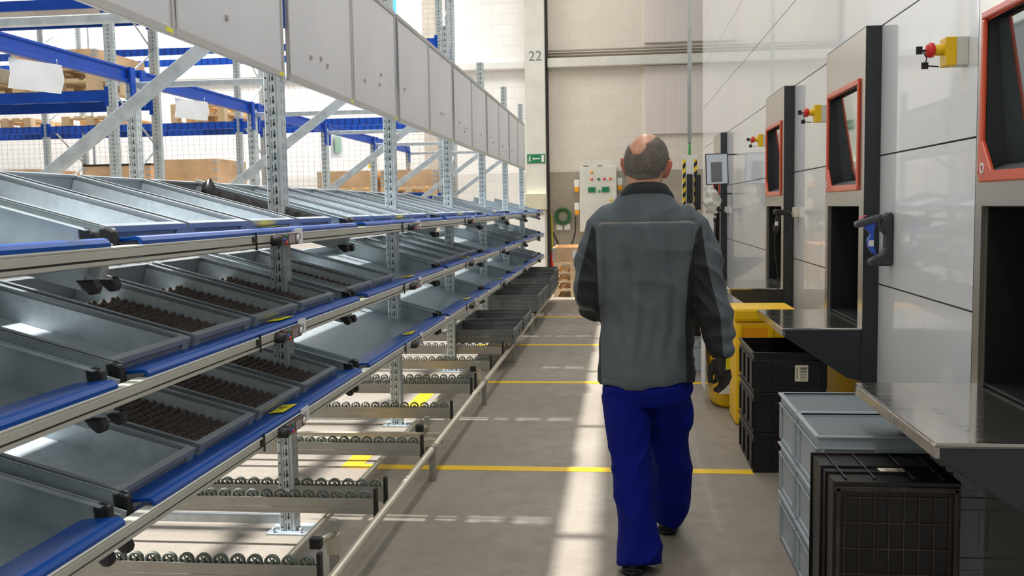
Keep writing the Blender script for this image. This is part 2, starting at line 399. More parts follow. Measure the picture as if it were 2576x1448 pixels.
names_u = ['beside the toppled black crate', 'behind the stack of three black crates', 'above the yellow containers', 'beyond the document holder']
for ui, (y0, y1) in enumerate(UN):
    L = y1 - y0
    u = thing('picking_station', 'steel picking port with orange-framed window, ' + names_u[ui], 'machine port', (XF, y0, 0), group='picking ports along the white wall')
    wy0, wy1, wz0, wz1 = .1, L - .06, 1.55, 2.13
    f = MB()
    f.box(0, .02, .0, wy0, .53, 2.38).box(0, .02, wy1, L, .53, 2.38).box(0, .02, wy0, wy1, wz1, 2.38).box(0, .02, wy0, wy1, 1.46, wz0)
    f.box(0, .02, .0, L, 0, .53)
    f.build('front_panel', 'steel', u)
    s_ = MB().box(.0, .6, -.006, .0, 0, 2.38).box(0, .6, L, L + .006, 0, 2.38).box(0, .6, -.006, L + .006, 2.38, 2.386)
    s_.build('side_panel', 'char', u)
    # opening tunnel
    k = MB().box(.02, .5, wy0, wy0 + .01, .83, 1.46).box(.02, .5, wy1 - .01, wy1, .83, 1.46).box(.49, .5, wy0, wy1, .83, 1.46).box(.02, .5, wy0, wy1, .82, .83).box(.02, .5, wy0, wy1, 1.455, 1.465)
    k.box(.2, .22, wy0, wy0 + .3, .83, 1.46).box(.3, .32, wy1 - .3, wy1, .83, 1.46)
    k.build('opening_lining', 'deep', u)
    # orange frame with cut lower far corner
    fo = [(wy0, wz0), (wy1, wz0), (wy1, wz1), (wy0, wz1)]
    t_ = .026
    o_ = MB().box(-.014, .002, wy0 - .004, wy1 + .004, wz0 - .008, wz0 + t_).box(-.014, .002, wy0 - .004, wy1 + .004, wz1 - t_, wz1 + .004)
    o_.box(-.014, .002, wy0 - .004, wy0 + t_ * .8, wz0 + t_, wz1 - t_).box(-.014, .002, wy1 - t_ * .8, wy1 + .004, wz0 + t_, wz1 - t_)
    o_.prism([(wy1, wz0), (wy1 - .13, wz0), (wy1, wz0 + .16)], 'x', -.0142, .004)
    wf = o_.build('window_frame', 'orange', u, bevel=.006)
    # logo mark in the cut corner: two small white bars
    lg = MB()
    lg.lathe([(.012, -.0145), (.012, -.0165), (.02, -.0165), (.02, -.0145)], (0, wy1 - .035, wz0 + .04), 14, axis='x')
    lg.build('logo_mark', 'white', wf)
    rc = MB().box(.003, .2, wy0 + .016, wy0 + .02, wz0, wz1).box(.003, .2, wy1 - .02, wy1 - .016, wz0, wz1).box(.003, .2, wy0 + .02, wy1 - .02, wz1 - .024, wz1 - .02).box(.003, .2, wy0 + .02, wy1 - .02, wz0 + .02, wz0 + .024)
    rc.build('recess', 'char', u)
    def slab(ya, yb, off, th=.004):
        q = [(.034, wz1 - .03), (.075, wz0 + .055)]
        return MB().prism([(q[0][0] + off, q[0][1]), (q[1][0] + off, q[1][1]), (q[1][0] + off + th, q[1][1]), (q[0][0] + off + th, q[0][1])], 'y', ya, yb)
    slab(wy0 + .021, wy1 - .021, .006).build('reflection_backing', M('teal_jamb_reflection', lin(58, 74, 80), .25, 0, .05, 3, coat=.4) if 'teal_jamb_reflection' not in bpy.data.materials else bpy.data.materials['teal_jamb_reflection'], wf)  # added backing; teal tone imitates the jamb's reflection in the pane
    MB().prism([(.004, wz0 + .03), (.073, wz0 + .054), (.073, wz0 + .046), (.004, wz0 + .025)], 'y', wy0 + .021, wy1 - .021).build('sill', M('sill_grey', lin(96, 98, 102), .4) if 'sill_grey' not in bpy.data.materials else bpy.data.materials['sill_grey'], u)
    gl = slab(wy0 + .021, wy1 - .021, 0)
    gl.build('pane', 'glass', wf)
    lz = .815
    MB().box(.86 - XF, .03, .0, L, lz - .012, lz).box(.86 - XF, .86 - XF + .012, 0, L, lz - .045, lz - .012).build('ledge', 'ledge', u, bevel=.002)
    MB().prism([(.872 - XF, lz - .013), (.872 - XF, lz - .05), (1.195 - XF, .548), (-.001, .531), (-.001, lz - .013)], 'y', .006, L - .006).build('ledge_bracket', 'char', u, bevel=.003)

# emergency stops
for i, (y, w_) in enumerate(((3.98, 'beside the front picking port'), (6.5, 'between the second and third picking ports'), (9.05, 'next to the third picking port, far side'))):
    e = thing('emergency_stop', 'yellow emergency stop with red button and keys, ' + w_, 'emergency stop', (XW, y, 2.06), group='emergency stops on the white wall')
    MB().box(-.045, 0, -.038, .038, -.055, .055).build('base_box', 'beige', e, bevel=.004)
    MB().box(-.085, -.045, -.038, .038, -.055, .055).lathe([(.0, -.085), (.022, -.085), (.022, -.11), (.018, -.118)][1:], (0, 0, .01), 16, axis='x').build('cover_box', 'yellow', e, bevel=.003); cvb = [c for c in C.objects if c.parent == e and c.name.startswith('cover')][0]
    MB().lathe([(.016, -.115), (.028, -.122), (.03, -.134), (.022, -.148), (.0, -.15)], (0, 0, .01), 20, axis='x').build('push_button', 'red', cvb)
    MB().tube([(-.15, 0, .01), (-.165, 0, .01)], .004, 8).box(-.186, -.163, -.004, .004, -.004, .026).tube([(-.16, 0, .005), (-.145, 0, -.02), (-.15, .0, -.038)], .0025, 6).box(-.165, -.14, -.004, .004, -.062, -.036).tube([(-.14, 0, -.05), (-.10, 0, -.054)], .003, 6).build('key', 'black', e)

# scanner with blue handle in its holder
s1 = thing('barcode_scanner', 'dark hand scanner with blue grip resting in a wall holder', 'scanner', (XW, 4.96, 1.16), group='hand scanners on the white wall')
MB().prism([(-.002, 0), (-.10, .0), (-.115, .02), (-.105, .035), (-.055, .06), (-.036, .09), (-.034, .16), (-.055, .175), (-.06, .215), (-.04, .255), (-.02, .27), (-.002, .262)], 'y', -.04, .04).build('holder', M('scanner_rubber', lin(52, 58, 60), .6), s1, bevel=.014)
MB().prism([(-.055, .262), (-.18, .222), (-.182, .2), (-.165, .192), (-.06, .225)], 'y', -.032, .032).build('scanner_head', M('scanner_body', lin(60, 62, 66), .4), s1, bevel=.01)
MB().prism([(-.16, .258 - .015), (-.125, .27 - .015), (-.125, .267 - .015), (-.16, .252 - .015)], 'y', -.012, .012).build('status_light', M('pink_light', lin(240, 90, 110), .4), s1)
MB().prism([(-.145, .205), (-.08, .222), (-.085, .19), (-.09, .16), (-.088, .1), (-.075, .05), (-.1, .07), (-.118, .1), (-.12, .13), (-.105, .16)], 'y', -.018, .018).build('grip', 'bblue', s1, bevel=.006)
MB().box(-.117, -.092, -.0195, -.018, .1, .13).build('sticker', 'paper', s1)
for i, (y, w_) in enumerate(((7.5, 'hooked to the edge of the third picking port'), (12.25, 'on the picking port beyond the document holder'))):
    s2 = thing('barcode_scanner', 'black cabled hand scanner, ' + w_, 'scanner', (XW, y, 1.3), group='hand scanners on the white wall')
    s2.scale = (1.25, 1.25, 1.25)
    MB().box(-.03, 0, -.03, .03, .06, .12).box(-.06, -.03, -.015, .015, .08, .09).build('wall_clip', 'beige', s2, bevel=.003)
    MB().prism([(-.04, .1), (-.14, .112), (-.15, .09), (-.14, .075), (-.05, .07)], 'y', -.03, .03).prism([(-.1, .08), (-.13, .08), (-.15, -.02), (-.125, -.04), (-.115, -.02)], 'y', -.014, .014).build('body', 'black', s2, bevel=.01)
    MB().box(-.14, -.122, -.0155, -.014, .01, .035).build('sticker', 'paper', s2)
    MB().tube([(-.135, 0, -.03), (-.14, -.0, -.12), (-.12, -.01, -.3), (-.125, -.01, -.42), (-.1, -.02, -.46), (-.06, -.02, -.4), (-.045, -.02, -.2), (-.05, -.01, -.05), (-.03, 0, .06)], .003, 6).build('cable', 'black', s2)

# document holder on the wall
d = thing('document_holder', 'black framed document board angled out from the white wall beside the striped post', 'document holder', (XW, 11.4, 1.9))
mr = Matrix.Rotation(R(8), 4, 'Z') @ Matrix.Rotation(R(-2), 4, 'Y')
f = MB()
for a in ((-.36, -.1, -.006, .006, .17, .18), (-.36, -.1, -.006, .006, -.18, -.17), (-.362, -.352, -.006, .006, -.18, .18), (-.108, -.098, -.006, .006, -.18, .18)): f.box(*a, 0, mr)
f.box(-.1, 0, .0, .006, .15, .165).build('frame', 'black', d)
MB().box(-.352, -.108, -.003, .004, -.17, .17, 0, mr).build('document_page', M('page_blue', lin(205, 214, 226), .25, 0, .03, 3, coat=.5), d)
MB().box(-.3, -.17, -.0045, -.0031, -.15, .08, 0, mr).build('printed_block', 'print', d)

# striped post with conduit
p = thing('hazard_post', 'white post with yellow and black hazard stripes and a tall pipe above', 'post', (.855, 12.0, 0))
MB().box(-.09, .09, -.03, .05, 0, 2.09).build('post_body', 'white', p, bevel=.004)
MB().box(-.088, -.05, -.034, -.03, .3, 2.04).box(.05, .088, -.034, -.03, .3, 2.04).build('stripe_tape', 'stripe', p)
MB().box(-.04, .03, -.09, -.036, 1.5, 1.86).box(.06, .13, -.09, -.036, 1.42, 1.85).build('black_box', 'black', p, bevel=.01)
MB().tube([(0, 0, 2.24), (0, 0, 6.5)], .025, 12).build('pipe', M('conduit_paint', lin(196, 202, 194), .4), p)
MB().tube([(0, 0, 2.09), (0, 0, 2.245)], .015, 12).build('green_sleeve', 'lime', p)

c_ = thing('cloth_bundle', 'crumpled white cloth hanging behind the worker near the striped post', 'cloth', (1.12, 11.9, 1.4))
b_ = MB().sphere((0, 0, .12), .09, .08, .16, nu=32, nv=24)
b_.v = [tuple(Vector(v) + Vector((noise.noise(Vector(v) * 14), noise.noise(Vector(v) * 14 + Vector((9, 0, 0))), noise.noise(Vector(v) * 14 + Vector((0, 9, 0))))) * .06) for v in b_.v]
b_.build('cloth', 'cloth', c_)
MB().box(-.06, .23, -.02, .02, .2, .22).build('hook_bar', 'black', c_)

# exit sign, boxes on column
ex = thing('exit_sign', 'green emergency exit sign with white arrow, running figure and door on the column', 'sign', (-1.585, FY - .302, 2.41))
MB().box(-.17, .17, -.012, 0, -.085, .085).build('plate', 'green', ex)
a_ = MB().box(-.04, .08, -.0145, -.0125, -.008, .008).prism([(-.07, 0), (-.035, .03), (-.035, -.03)], 'y', -.0145, -.0125)
a_.box(.105, .15, -.0145, -.0125, -.065, .065)
a_.lathe([(.0, 0), (.012, 0)], (-.118, -.0135, .045), 12, axis='y').box(-.13, -.112, -.0145, -.0125, -.01, .03).box(-.15, -.128, -.0145, -.0125, .008, .016).box(-.114, -.095, -.0145, -.0125, .012, .02)
a_.prism([(-.13, -.01), (-.118, -.01), (-.14, -.055), (-.152, -.05)], 'y', -.0145, -.0125).prism([(-.12, -.01), (-.11, -.01), (-.095, -.05), (-.105, -.055)], 'y', -.0145, -.0125)
a_.build('pictogram', 'white', ex)
tag(MB().box(-1.8, -1.38, FY - .52, FY - .3, 1.44, 1.75).build('junction_box', M('beige_box', lin(206, 200, 176), .5), bevel=.01), 'beige metal junction box mounted low on the column numbered 22', 'box')
tag(MB().box(-1.78, -1.42, FY - .44, FY - .3, 0, 1.43).build('column_casing', 'white', bevel=.006), 'white casing board standing under the beige junction box', 'casing')

# control cabinet on far wall
cab = thing('control_cabinet', 'light grey electrical control cabinet with coloured buttons and two green displays', 'cabinet', (-.4, FY - .002, 1.0))
MB().box(-.36, .34, -.3, 0, 0, 1.24).build('body', 'beige', cab, bevel=.008)
dr = MB().box(-.355, .335, -.312, -.3, .01, 1.23).build('door', 'beige', cab, bevel=.004)
for k, (x, z, m_) in enumerate(((-.13, 1.13, 'yor'), (-.13, 1.0, 'orange'), (0, 1.0, 'green'), (.11, 1.0, 'red'), (.22, 1.0, 'orange'), (.01, .77, 'lime'), (.23, .6, 'yellow'))):
    MB().lathe([(.026, -.312), (.026, -.33), (.02, -.34), (0, -.34)], (x, 0, z), 12, axis='y').build('button', m_, dr)
for x in (-.13, .13): MB().box(x - .07, x + .07, -.33, -.312, .75, .85).build('display', 'green', dr)
for x, z in ((-.42, .86), (.4, .88), (-.42, .42)):
    MB().box(x - .05, x + .05, -.2, -.1, z, z + .14).build('side_lamp_housing', 'white', cab, bevel=.01)
    MB().box(x - .04, x + .04, -.2, -.1, z - .09, z).build('side_lamp', 'yor', cab, bevel=.01)
MB().tube([(-.45, -.15, .3), (-.46, -.14, .0), (-.55, -.1, -.3), (-.75, -.05, -.34), (-.9, -.04, 0.0)], .013, 8).build('cable', 'dark', cab)
for x in (-.24, .02): MB().box(x - .05, x + .05, -.2, -.1, 1.24, 1.26).build('lifting_lug', 'black', cab)

hr = thing('hose_holder', 'green coiled hose holder with two white sockets on the grey wall band', 'hose holder', (-1.1, FY, 1.2))
for k in range(4): MB().lathe([(.1 + .02 * k, -.03 - .025 * k), (.115 + .02 * k, -.015 - .025 * k), (.1 + .02 * k, 0 - .025 * k), (.09 + .02 * k, -.015 - .025 * k), (.1 + .02 * k, -.03 - .025 * k)], (0, -.02, .1), 24, axis='y').build('hose_coil', M('hose_green', lin(74, 120, 74), .6) if k == 0 else bpy.data.materials['hose_green'], hr)
for x in (-.07, .08): MB().box(x - .06, x + .06, -.08, 0, -.16, -.04).build('socket', 'white', hr, bevel=.01)
tag(MB().tube([(-1.32, FY - .05, 1.35), (-1.31, FY - .06, .6), (-1.27, FY - .06, .2), (-1.25, FY - .08, 0.02)], .018, 8).build('yellow_hose', M('hose_yellow', lin(196, 184, 40), .5)), 'yellow hose dropping down the wall beside the column gap', 'hose')
tag(MB().lathe([(.0, 0), (.05, 0), (.055, .02), (.055, .42), (.03, .48), (.0, .5)], (-1.29, FY - .12, 0.14), 16).box(-1.35, -1.23, FY - .06, FY, .2, .24).build('fire_extinguisher', 'red'), 'red fire extinguisher at the foot of the column', 'extinguisher')

# ------------------------------------------------------------------ pallets and collars
def pallet_mb(L=1.2, W=.8):
    m = MB()
    for i in range(5):
        y = -W / 2 + i * (W - .12) / 4; m.box(-L / 2, L / 2, y, y + .12, .122, .144)
    for x in (-L / 2, -.07, L / 2 - .14): m.box(x, x + .14, -W / 2, W / 2, .1, .122)
    for x in (-L / 2, -.07, L / 2 - .14):
        for y in (-W / 2, -.05, W / 2 - .1): m.box(x, x + .14, y, y + .1, .022, .1)
    for y in (-W / 2, -.05, W / 2 - .1): m.box(-L / 2, L / 2, y, y + .1, 0, .022)
    return m
pallet_me = pallet_mb().mesh('pallet', [mt['wood']])
def pallet(x, y, z, label, sx=1., rz=0.):
    o = bpy.data.objects.new('pallet', pallet_me); C.objects.link(o); o.location = (x, y, z); o.scale = (1, sx, 1) if sx != 9 else (1, 1, 1); o.rotation_euler[2] = PI / 2
    return tag(o, label, 'pallet', 'wooden pallets in the storage racks')
def collar(x, y, z, h, label, L=1.2, W=.8, n=1, rz=0., lid=None):
    t = thing('pallet_collar', label, 'crate', (x, y, z), (0, 0, rz), group='wooden collar crates')
    for k in range(n):
        z0, z1 = k * h / n + .002, (k + 1) * h / n - .002
        MB().box(-L / 2, L / 2, -W / 2, -W / 2 + .02, z0, z1).box(-L / 2, L / 2, W / 2 - .02, W / 2, z0, z1).box(-L / 2, -L / 2 + .02, -W / 2 + .02, W / 2 - .02, z0, z1).box(L / 2 - .02, L / 2, -W / 2 + .02, W / 2 - .02, z0, z1).build('side_boards', 'ply', t)
    for sx in (-1, 1):
        for i in range(4):
            zz = h * (i + .5) / 4
            hg = MB().box(sx * (L / 2 + .004) - .004, sx * (L / 2 + .004) + .004, -W / 2 - .006, -W / 2 + .06, zz - .014, zz + .014)
            hg.box(min(sx * L / 2, sx * (L / 2 - .06)), max(sx * L / 2, sx * (L / 2 - .06)), -W / 2 - .006, -W / 2, zz - .014, zz + .014)
            hg.build('hinge', 'galv', t)
    if lid: MB().box(-L / 2 - .02, L / 2 + .02, -W / 2 - .02, W / 2 + .02, h, h + .03).build('lid', lid, t)
    return t

# ------------------------------------------------------------------ far storage racks
def rack_frame(x, y0, y1, h, label, wd=.1):
    t = thing('rack_tower', label, 'rack frame', (x, y0, 0), group='tall pallet rack frames')
    for yy in (0, y1 - y0):
        MB().prism([(-wd / 2, yy - .03), (wd / 2, yy - .03), (wd / 2, yy + .03), (-wd / 2, yy + .03)], 'z', 0, h).build('upright', 'upright', t)
    z = .5; s = 1
    while z + .9 < h:
        a, b = (.03, y1 - y0 - .03) if s > 0 else (y1 - y0 - .03, .03)
        MB().tube([(0, a, z), (0, b, z + .6)], .014, 6).build('brace', 'galv', t); z += .62; s = -s
    return t
def beam(x0, x1, y, z, label, mat='ribbed', h=.11):
    o = MB().box(x0, x1, y - .02, y + .02, z - h, z).box(x0 - .03, x0 + .02, y - .035, y + .02, z - h - .06, z + .04, 1).box(x1 - .02, x1 + .03, y - .035, y + .02, z - h - .06, z + .04, 1).build('rack_beam', [mat, 'bluebeam'])
    return tag(o, label, 'beam', 'blue beams of the pallet racks')
XR3 = [-12.4, -9.18, -5.95, -2.72]
rnames = ['outermost', 'third', 'middle', 'tall']
for i, x in enumerate(XR3): rack_frame(x, 14.6, 15.7, 6.0, ['galvanised rack frame at the far wall, first of four', 'galvanised rack frame at the far wall, second of four', 'galvanised rack frame at the far wall, third of four', 'galvanised rack frame at the far wall beside the end of the sign boards'][i])
for zi, (z, zn) in enumerate(((1.69, 'low'), (2.91, 'middle'), (4.08, 'high'))):
    for i in range(3):
        for y, yn in ((14.6, 'front'), (15.7, 'rear')):
            beam(XR3[i] + .05, XR3[i + 1] - .05, y, z, 'blue %s %s-level beam of the far wall rack, bay %s of three' % (yn, zn, ['one', 'two', 'three'][i]))
for i in range(2): rack_frame([-8.85, -6.05][i], 11.0, 12.1, 6.0, ['wide galvanised rack frame at the edge of the near storage rack', 'wide galvanised rack frame of the near storage rack, beside its blue beam end'][i], .12)
for y, yn in ((11.0, 'front'), (12.1, 'rear')):
    beam(-8.79, -6.11, y, 2.97, 'solid blue %s beam carrying pallets in the nearer storage rack' % yn, 'bluebeam', .13)
    beam(-8.79, -6.11, y, 4.06, 'solid blue %s upper beam under the grey deck of the nearer storage rack' % yn, 'bluebeam', .12)
tag(MB().box(-8.79, -6.11, 11.03, 12.07, 4.0, 4.03).build('rack_deck', 'galv'), 'grey metal deck between the upper blue beams of the nearer storage rack', 'deck')
# wires
for i in range(3):
    x0, x1 = XR3[i] + .1, XR3[i + 1] - .1
    if i == 0: x0 = -11
    t = thing('wire_mesh_panel', 'wire mesh on the far rack, %s' % ['beside the outer frames', 'between the second and third frames', 'next to the tall frame beside the sign boards'][i], 'mesh panel', ((x0 + x1) / 2, 15.82, 1.75), group='wire mesh panels')
    hw = (x1 - x0) / 2; m = MB(); r = .0022
    n = int(2 * hw / .1)
    for k in range(n + 1): xx = -hw + 2 * hw * k / n; m.box(xx - r, xx + r, -r, r, 0, 3.6)
    for k in range(45): zz = 3.6 * k / 44; m.box(-hw, hw, r, 3 * r, zz - r, zz + r)
    m.build('mesh_grid', 'mesh', t)
    for sx in (-1, 1): MB().box(sx * hw - .02, sx * hw + .02, -.015, .015, 0, 3.6).build('mesh_post', 'galv', t)
# loads in far rack
def load(x, z, h, lab1, lab2, L=.95, y=15.1, n=1, lid=None):
    pallet(x, y, z, lab1, L / .8)
    collar(x, y, z + .145, h, lab2, L, 1.2, n, 0, lid)
load(-4.2, 1.69, .26, 'pallet under the wooden crate with a white diamond label', 'wooden collar crate with a white diamond label, in the far rack', .95)
load(-3.23, 1.69, .26, 'pallet at the open end of the far rack, under a crate with a white sheet', 'wooden collar crate with a white sheet, at the end of the far rack', .88)
load(-6.75, 1.69, .5, 'pallet under the taller pale wooden crate in the far rack', 'taller pale wooden crate with two collars, beside the third rack frame', .9, n=2)
load(-7.95, 1.69, .42, 'pallet under the brown crate with a black lid in the far rack', 'brown wooden crate with a black lid in the far rack', 1.1, lid='black')
load(-9.75, 1.69, .4, 'pallet at the outer edge of the far rack, low level', 'brown wooden crate at the outer edge of the far rack', .9)
tag(MB().box(-.05, .05, -.001, .001, -.05, .05, 0, Matrix.Rotation(R(35), 4, 'Y')).build('label_sheet', 'paper', loc=(-4.15, 14.53, 1.98)), 'white diamond-turned paper label on the wooden crate front', 'label')
tag(MB().box(-.07, .07, -.001, .001, -.1, .1).build('label_sheet', 'paper', loc=(-3.2, 14.53, 1.98)), 'upright white sheet fixed to the end crate of the far rack', 'label')
for i, (x, z) in enumerate(((-3.78, 2.12), (-6.95, 1.87), (-6.4, 3.2))):
    tag(MB().box(-.06, .06, -.05, .05, 0, .1).build('corner_cap', 'yellow', bevel=.02, loc=(x, 14.47, z)), 'yellow plastic corner cap ' + ['on the crate with the diamond label', 'low on the taller pale crate pallet', 'on the pallets of the middle beam level'][i], 'corner cap', 'yellow corner caps')
for x, z, l in ((-6.6, 2.912, 'upper'), ): pallet(x, 15.15, z, 'lower pallet of the two stacked on the middle beam of the far rack', 1.1); pallet(x, 15.15, z + .145, 'upper pallet of the two stacked on the middle beam of the far rack', 1.1)
pallet(-8.4, 15.15, 2.912, 'pallet on the middle beam of the far rack, seen below the near rack', 1.2)
pallet(-9.85, 15.15, 2.912, 'pallet on the middle beam of the far rack, at the outer frame', 1.1)
pallet(-6.75, 11.55, 2.972, 'pallet on the solid blue beam, beside the wide frame', 1.35)
pallet(-6.75, 11.55, 3.117, 'second pallet on top of the one beside the wide frame', 1.35)
collar(-6.75, 11.55, 3.262, .2, 'wooden collar crate on the two pallets above the solid blue beam', 1.08, 1.2)
pallet(-8.15, 11.55, 2.972, 'pallet on the solid blue beam, at the outer end', 1.35)
tag(MB().box(-.5, .5, -.35, .35, 0, .22).build('sack', 'cloth', bevel=.08, loc=(-8.15, 11.55, 3.12)), 'white sack lying on the outer pallet of the nearer rack', 'sack')
# stretch boxes near crates
bx = thing('blue_crate', 'bright blue plastic crate beyond the top tier bins, near the rack end', 'crate', (-2.98, 13.4, 0))
MB().box(-.25, .25, -.2, .2, 1.5, 1.53).box(-.25, -.235, -.2, .2, 1.53, 1.72).box(.235, .25, -.2, .2, 1.53, 1.72).box(-.235, .235, -.2, -.185, 1.53, 1.72).box(-.235, .235, .185, .2, 1.53, 1.72).build('tub', 'blue', bx)
MB().box(-.22, .22, -.17, .17, 0, 1.5).build('stand', 'char', bx)
po = thing('poster', 'pale blue poster with white lettering high on the far wall', 'poster', (-4.9, FY - .01, 5.75))
MB().box(-.6, .6, -.01, 0, -.55, .7).build('sheet', M('poster_blue', lin(70, 170, 235), .5), po)
mm = MB()
for k, z in enumerate((.1, -.1, -.3)):
    for q in range(6): mm.box(-.1 + q * .09, -.04 + q * .09, -.012, -.0105, z - .04, z + .04)
mm.build('lettering', 'white', po)
# things near the column by the pallet
pallet(-.78, 16.3, 0, 'pallet on the floor at the foot of the grey wall band', .8)
pallet(-.78, 16.3, .145, 'pallet second from the floor under the small collar crate', .8); pallet(-.78, 16.3, .29, 'pallet third from the floor under the small collar crate', .8); pallet(-.78, 16.3, .435, 'topmost pallet directly under the small collar crate', .8)
collar(-.78, 16.3, .58, .24, 'small wooden collar crate on stacked pallets below the green hose holder', .66, 1.2)
tag(MB().box(-.08, .08, -.001, .001, -.07, .07).build('label_sheet', 'paper', loc=(-.7, 15.69, .7)), 'white sheet on the small collar crate below the hose holder', 'label')

# ------------------------------------------------------------------ flow rack
XU, XRR = -1.54, -3.35
P = 2.17
UY = [2.03 + P * k for k in range(7)]
TZ = [1.383, 1.04, .70]; TN = ['top', 'middle', 'bottom']
SL = R(15.3)
prof = [(.037, .035), (.037, -.031), (.033, -.035), (.024, -.035), (.022, -.030), (.019, -.030), (.017, -.035), (-.013, -.035), (-.015, -.029), (-.019, -.029), (-.021, -.035), (-.034, -.035), (-.038, -.031), (-.038, .035)]
for i, y in enumerate(UY):
    fr = thing('rack_support', 'flow rack frame with perforated posts and diagonal brace, %s along the aisle' % ORD[i], 'rack frame', (0, y, 0), group='flow rack frames')
    o = MB().prism(prof, 'z', .008, 3.1).build('front_post', 'upright', fr, bevel=.002, loc=(XU, 0, 0))
    MB().box(-.09, .1, -.08, .08, 0, .008).tube([(.07, -.055, .008), (.07, -.055, .03)], .008, 8).tube([(-.06, -.055, .008), (-.06, -.055, .03)], .008, 8).build('foot_plate', 'galv', fr, loc=(XU, 0, 0))
    MB().prism(prof, 'z', .008, 2.42).build('rear_post', 'upright', fr, bevel=.002, loc=(XRR, 0, 0))
    MB().box(-.09, .09, -.08, .08, 0, .008).build('foot_plate', 'galv', fr, loc=(XRR, 0, 0))
    def bar(x0, z0, x1, z1, w=.032, nm='cross_bar', yy=0.):
        d = Vector((x1 - x0, 0, z1 - z0)); L = d.length; a = math.atan2(z0 - z1, x1 - x0)
        return MB().box(0, L, -.02, .02, -w, w).build(nm, 'galv', fr, bevel=.004, loc=(x0, yy, z0)), a
    for x0, z0, x1, z1, nm in ((XRR + .03, 2.37, XU - .03, 2.37, 'cross_bar'), (XRR + .03, .055, XU - .03, .055, 'cross_bar'), (XRR + .03, 1.19, XU - .02, 2.44, 'diagonal_brace')):
        o, a = bar(x0, z0, x1, z1, .02 if nm == 'cross_bar' else .028, nm); o.rotation_euler[1] = a
    for zt in TZ:
        mtx = Matrix.Translation((-1.27, .26 * 0 + .215, zt - .01)) @ Matrix.Rotation(SL, 4, 'Y')
        MB().box(-.75, .0, -.018, .018, -.05, .035, 0, mtx).build('shelf_arm', 'side', fr)
    MB().box(XU + .036, XU + .05, -.03, .03, 2.3, 2.75).build('blue_bracket', 'bluebeam', fr)
for i in range(6):
    y0, y1 = UY[i] + .04, UY[i + 1] - .04
    t = thing('rear_beam', 'dark blue rear beam of the flow rack, %s span along the aisle' % ORD[i], 'beam', (XRR, y0, 2.43), group='blue rear beams of the flow rack')
    MB().prism([(-.025, -.05), (.025, -.05), (.025, -.035), (.012, -.03), (.012, .03), (.025, .035), (.025, .05), (-.025, .05)], 'y', 0, y1 - y0).build('beam', 'bluebeam', t, bevel=.003)
    for yy, s in ((-.0, 1), (y1 - y0, -1)):
        MB().prism([(min(yy, yy + s * .07), .05), (max(yy, yy + s * .07), .05), (max(yy, yy + s * .05) if s > 0 else max(yy, yy), -.2), (min(yy, yy) if s > 0 else min(yy, yy + s * .05), -.2)], 'x', .03, .045).build('end_bracket', 'bluebeam', t)
t = thing('rear_beam', 'dark blue rear beam of the flow rack that leaves the picture', 'beam', (XRR, -.1, 2.43), group='blue rear beams of the flow rack')
MB().box(-.025, .025, 0, 2.0, -.05, .05).build('beam', 'bluebeam', t, bevel=.003)
for i, (y, w_, h_, nn, mm_) in enumerate(((5.2, .34, .17, 'wide clear-backed paper sheet hanging from the first blue rear beam', 'paper'), (7.2, .34, .15, 'paper sheet hanging from the second blue rear beam', 'paper'), (11.0, .22, .26, 'small green and white sheet hanging from a distant blue rear beam', 'paper'))):
    t = thing('hanging_sheet', nn, 'paper', (XRR + .04, y, 2.36), (0, 0, R(-20)), group='paper sheets under the blue rear beam')
    q = MB().add([(0, -w_ / 2, 0), (0, w_ / 2, .0), (.008, w_ / 2 + .01, -h_ * .5), (.01, w_ / 2 - .02, -h_), (.01, -w_ / 2 - .02, -h_), (.008, -w_ / 2, -h_ * .5)], [(0, 1, 2, 5), (5, 2, 3, 4)]); o = q.build('sheet', mm_, t)
    sm = o.modifiers.new('thick', 'SOLIDIFY'); sm.thickness = .0015
    MB().tube([(0, -w_ / 2 + .03, 0), (0, -w_ / 2 + .03, .03)], .002, 6).tube([(0, w_ / 2 - .03, 0), (0, w_ / 2 - .03, .03)], .002, 6).build('tie', 'white', t)
    if i == 2: MB().box(.031, .034, -.06, .06, -.2, -.02).build('green_print', M('print_green', lin(170, 205, 180), .6), t)
# sign boards
for i in range(6):
    for h in range(2):
        a = UY[i] + .03 + h * 1.055; b = a + 1.05
        nm = 'grey-white blank sign board over the aisle, %s half of the %s rack bay' % (['first', 'second'][h], ORD[i])
        t = thing('sign_board', nm, 'sign board', (-1.48, a, 2.07), group='blank sign boards over the flow rack')
        L = b - a
        MB().box(-.006, .0, .02, L - .02, .03, .69).build('face', 'sign', t)
        MB().box(-.012, .006, 0, L, 0, .03).box(-.012, .006, 0, L, .69, .72).box(-.012, .006, 0, .02, .03, .69).box(-.012, .006, L - .02, L, .03, .69).build('frame', 'signf', t, bevel=.002)
        for k in range(random.choice([1, 2, 3])):
            yy, zz = random.uniform(.15, L - .12), random.uniform(.14, .26)
            MB().box(0, .008, yy - .009, yy + .009, zz - .009, zz + .009).build('magnet', M('magnet_grey', lin(168, 160, 148), .4) if 'magnet_grey' not in bpy.data.materials else bpy.data.materials['magnet_grey'], t)
        MB().box(.006, .0068, L - .07, L - .02, .008, .022).build('yellow_sticker', 'label', t)

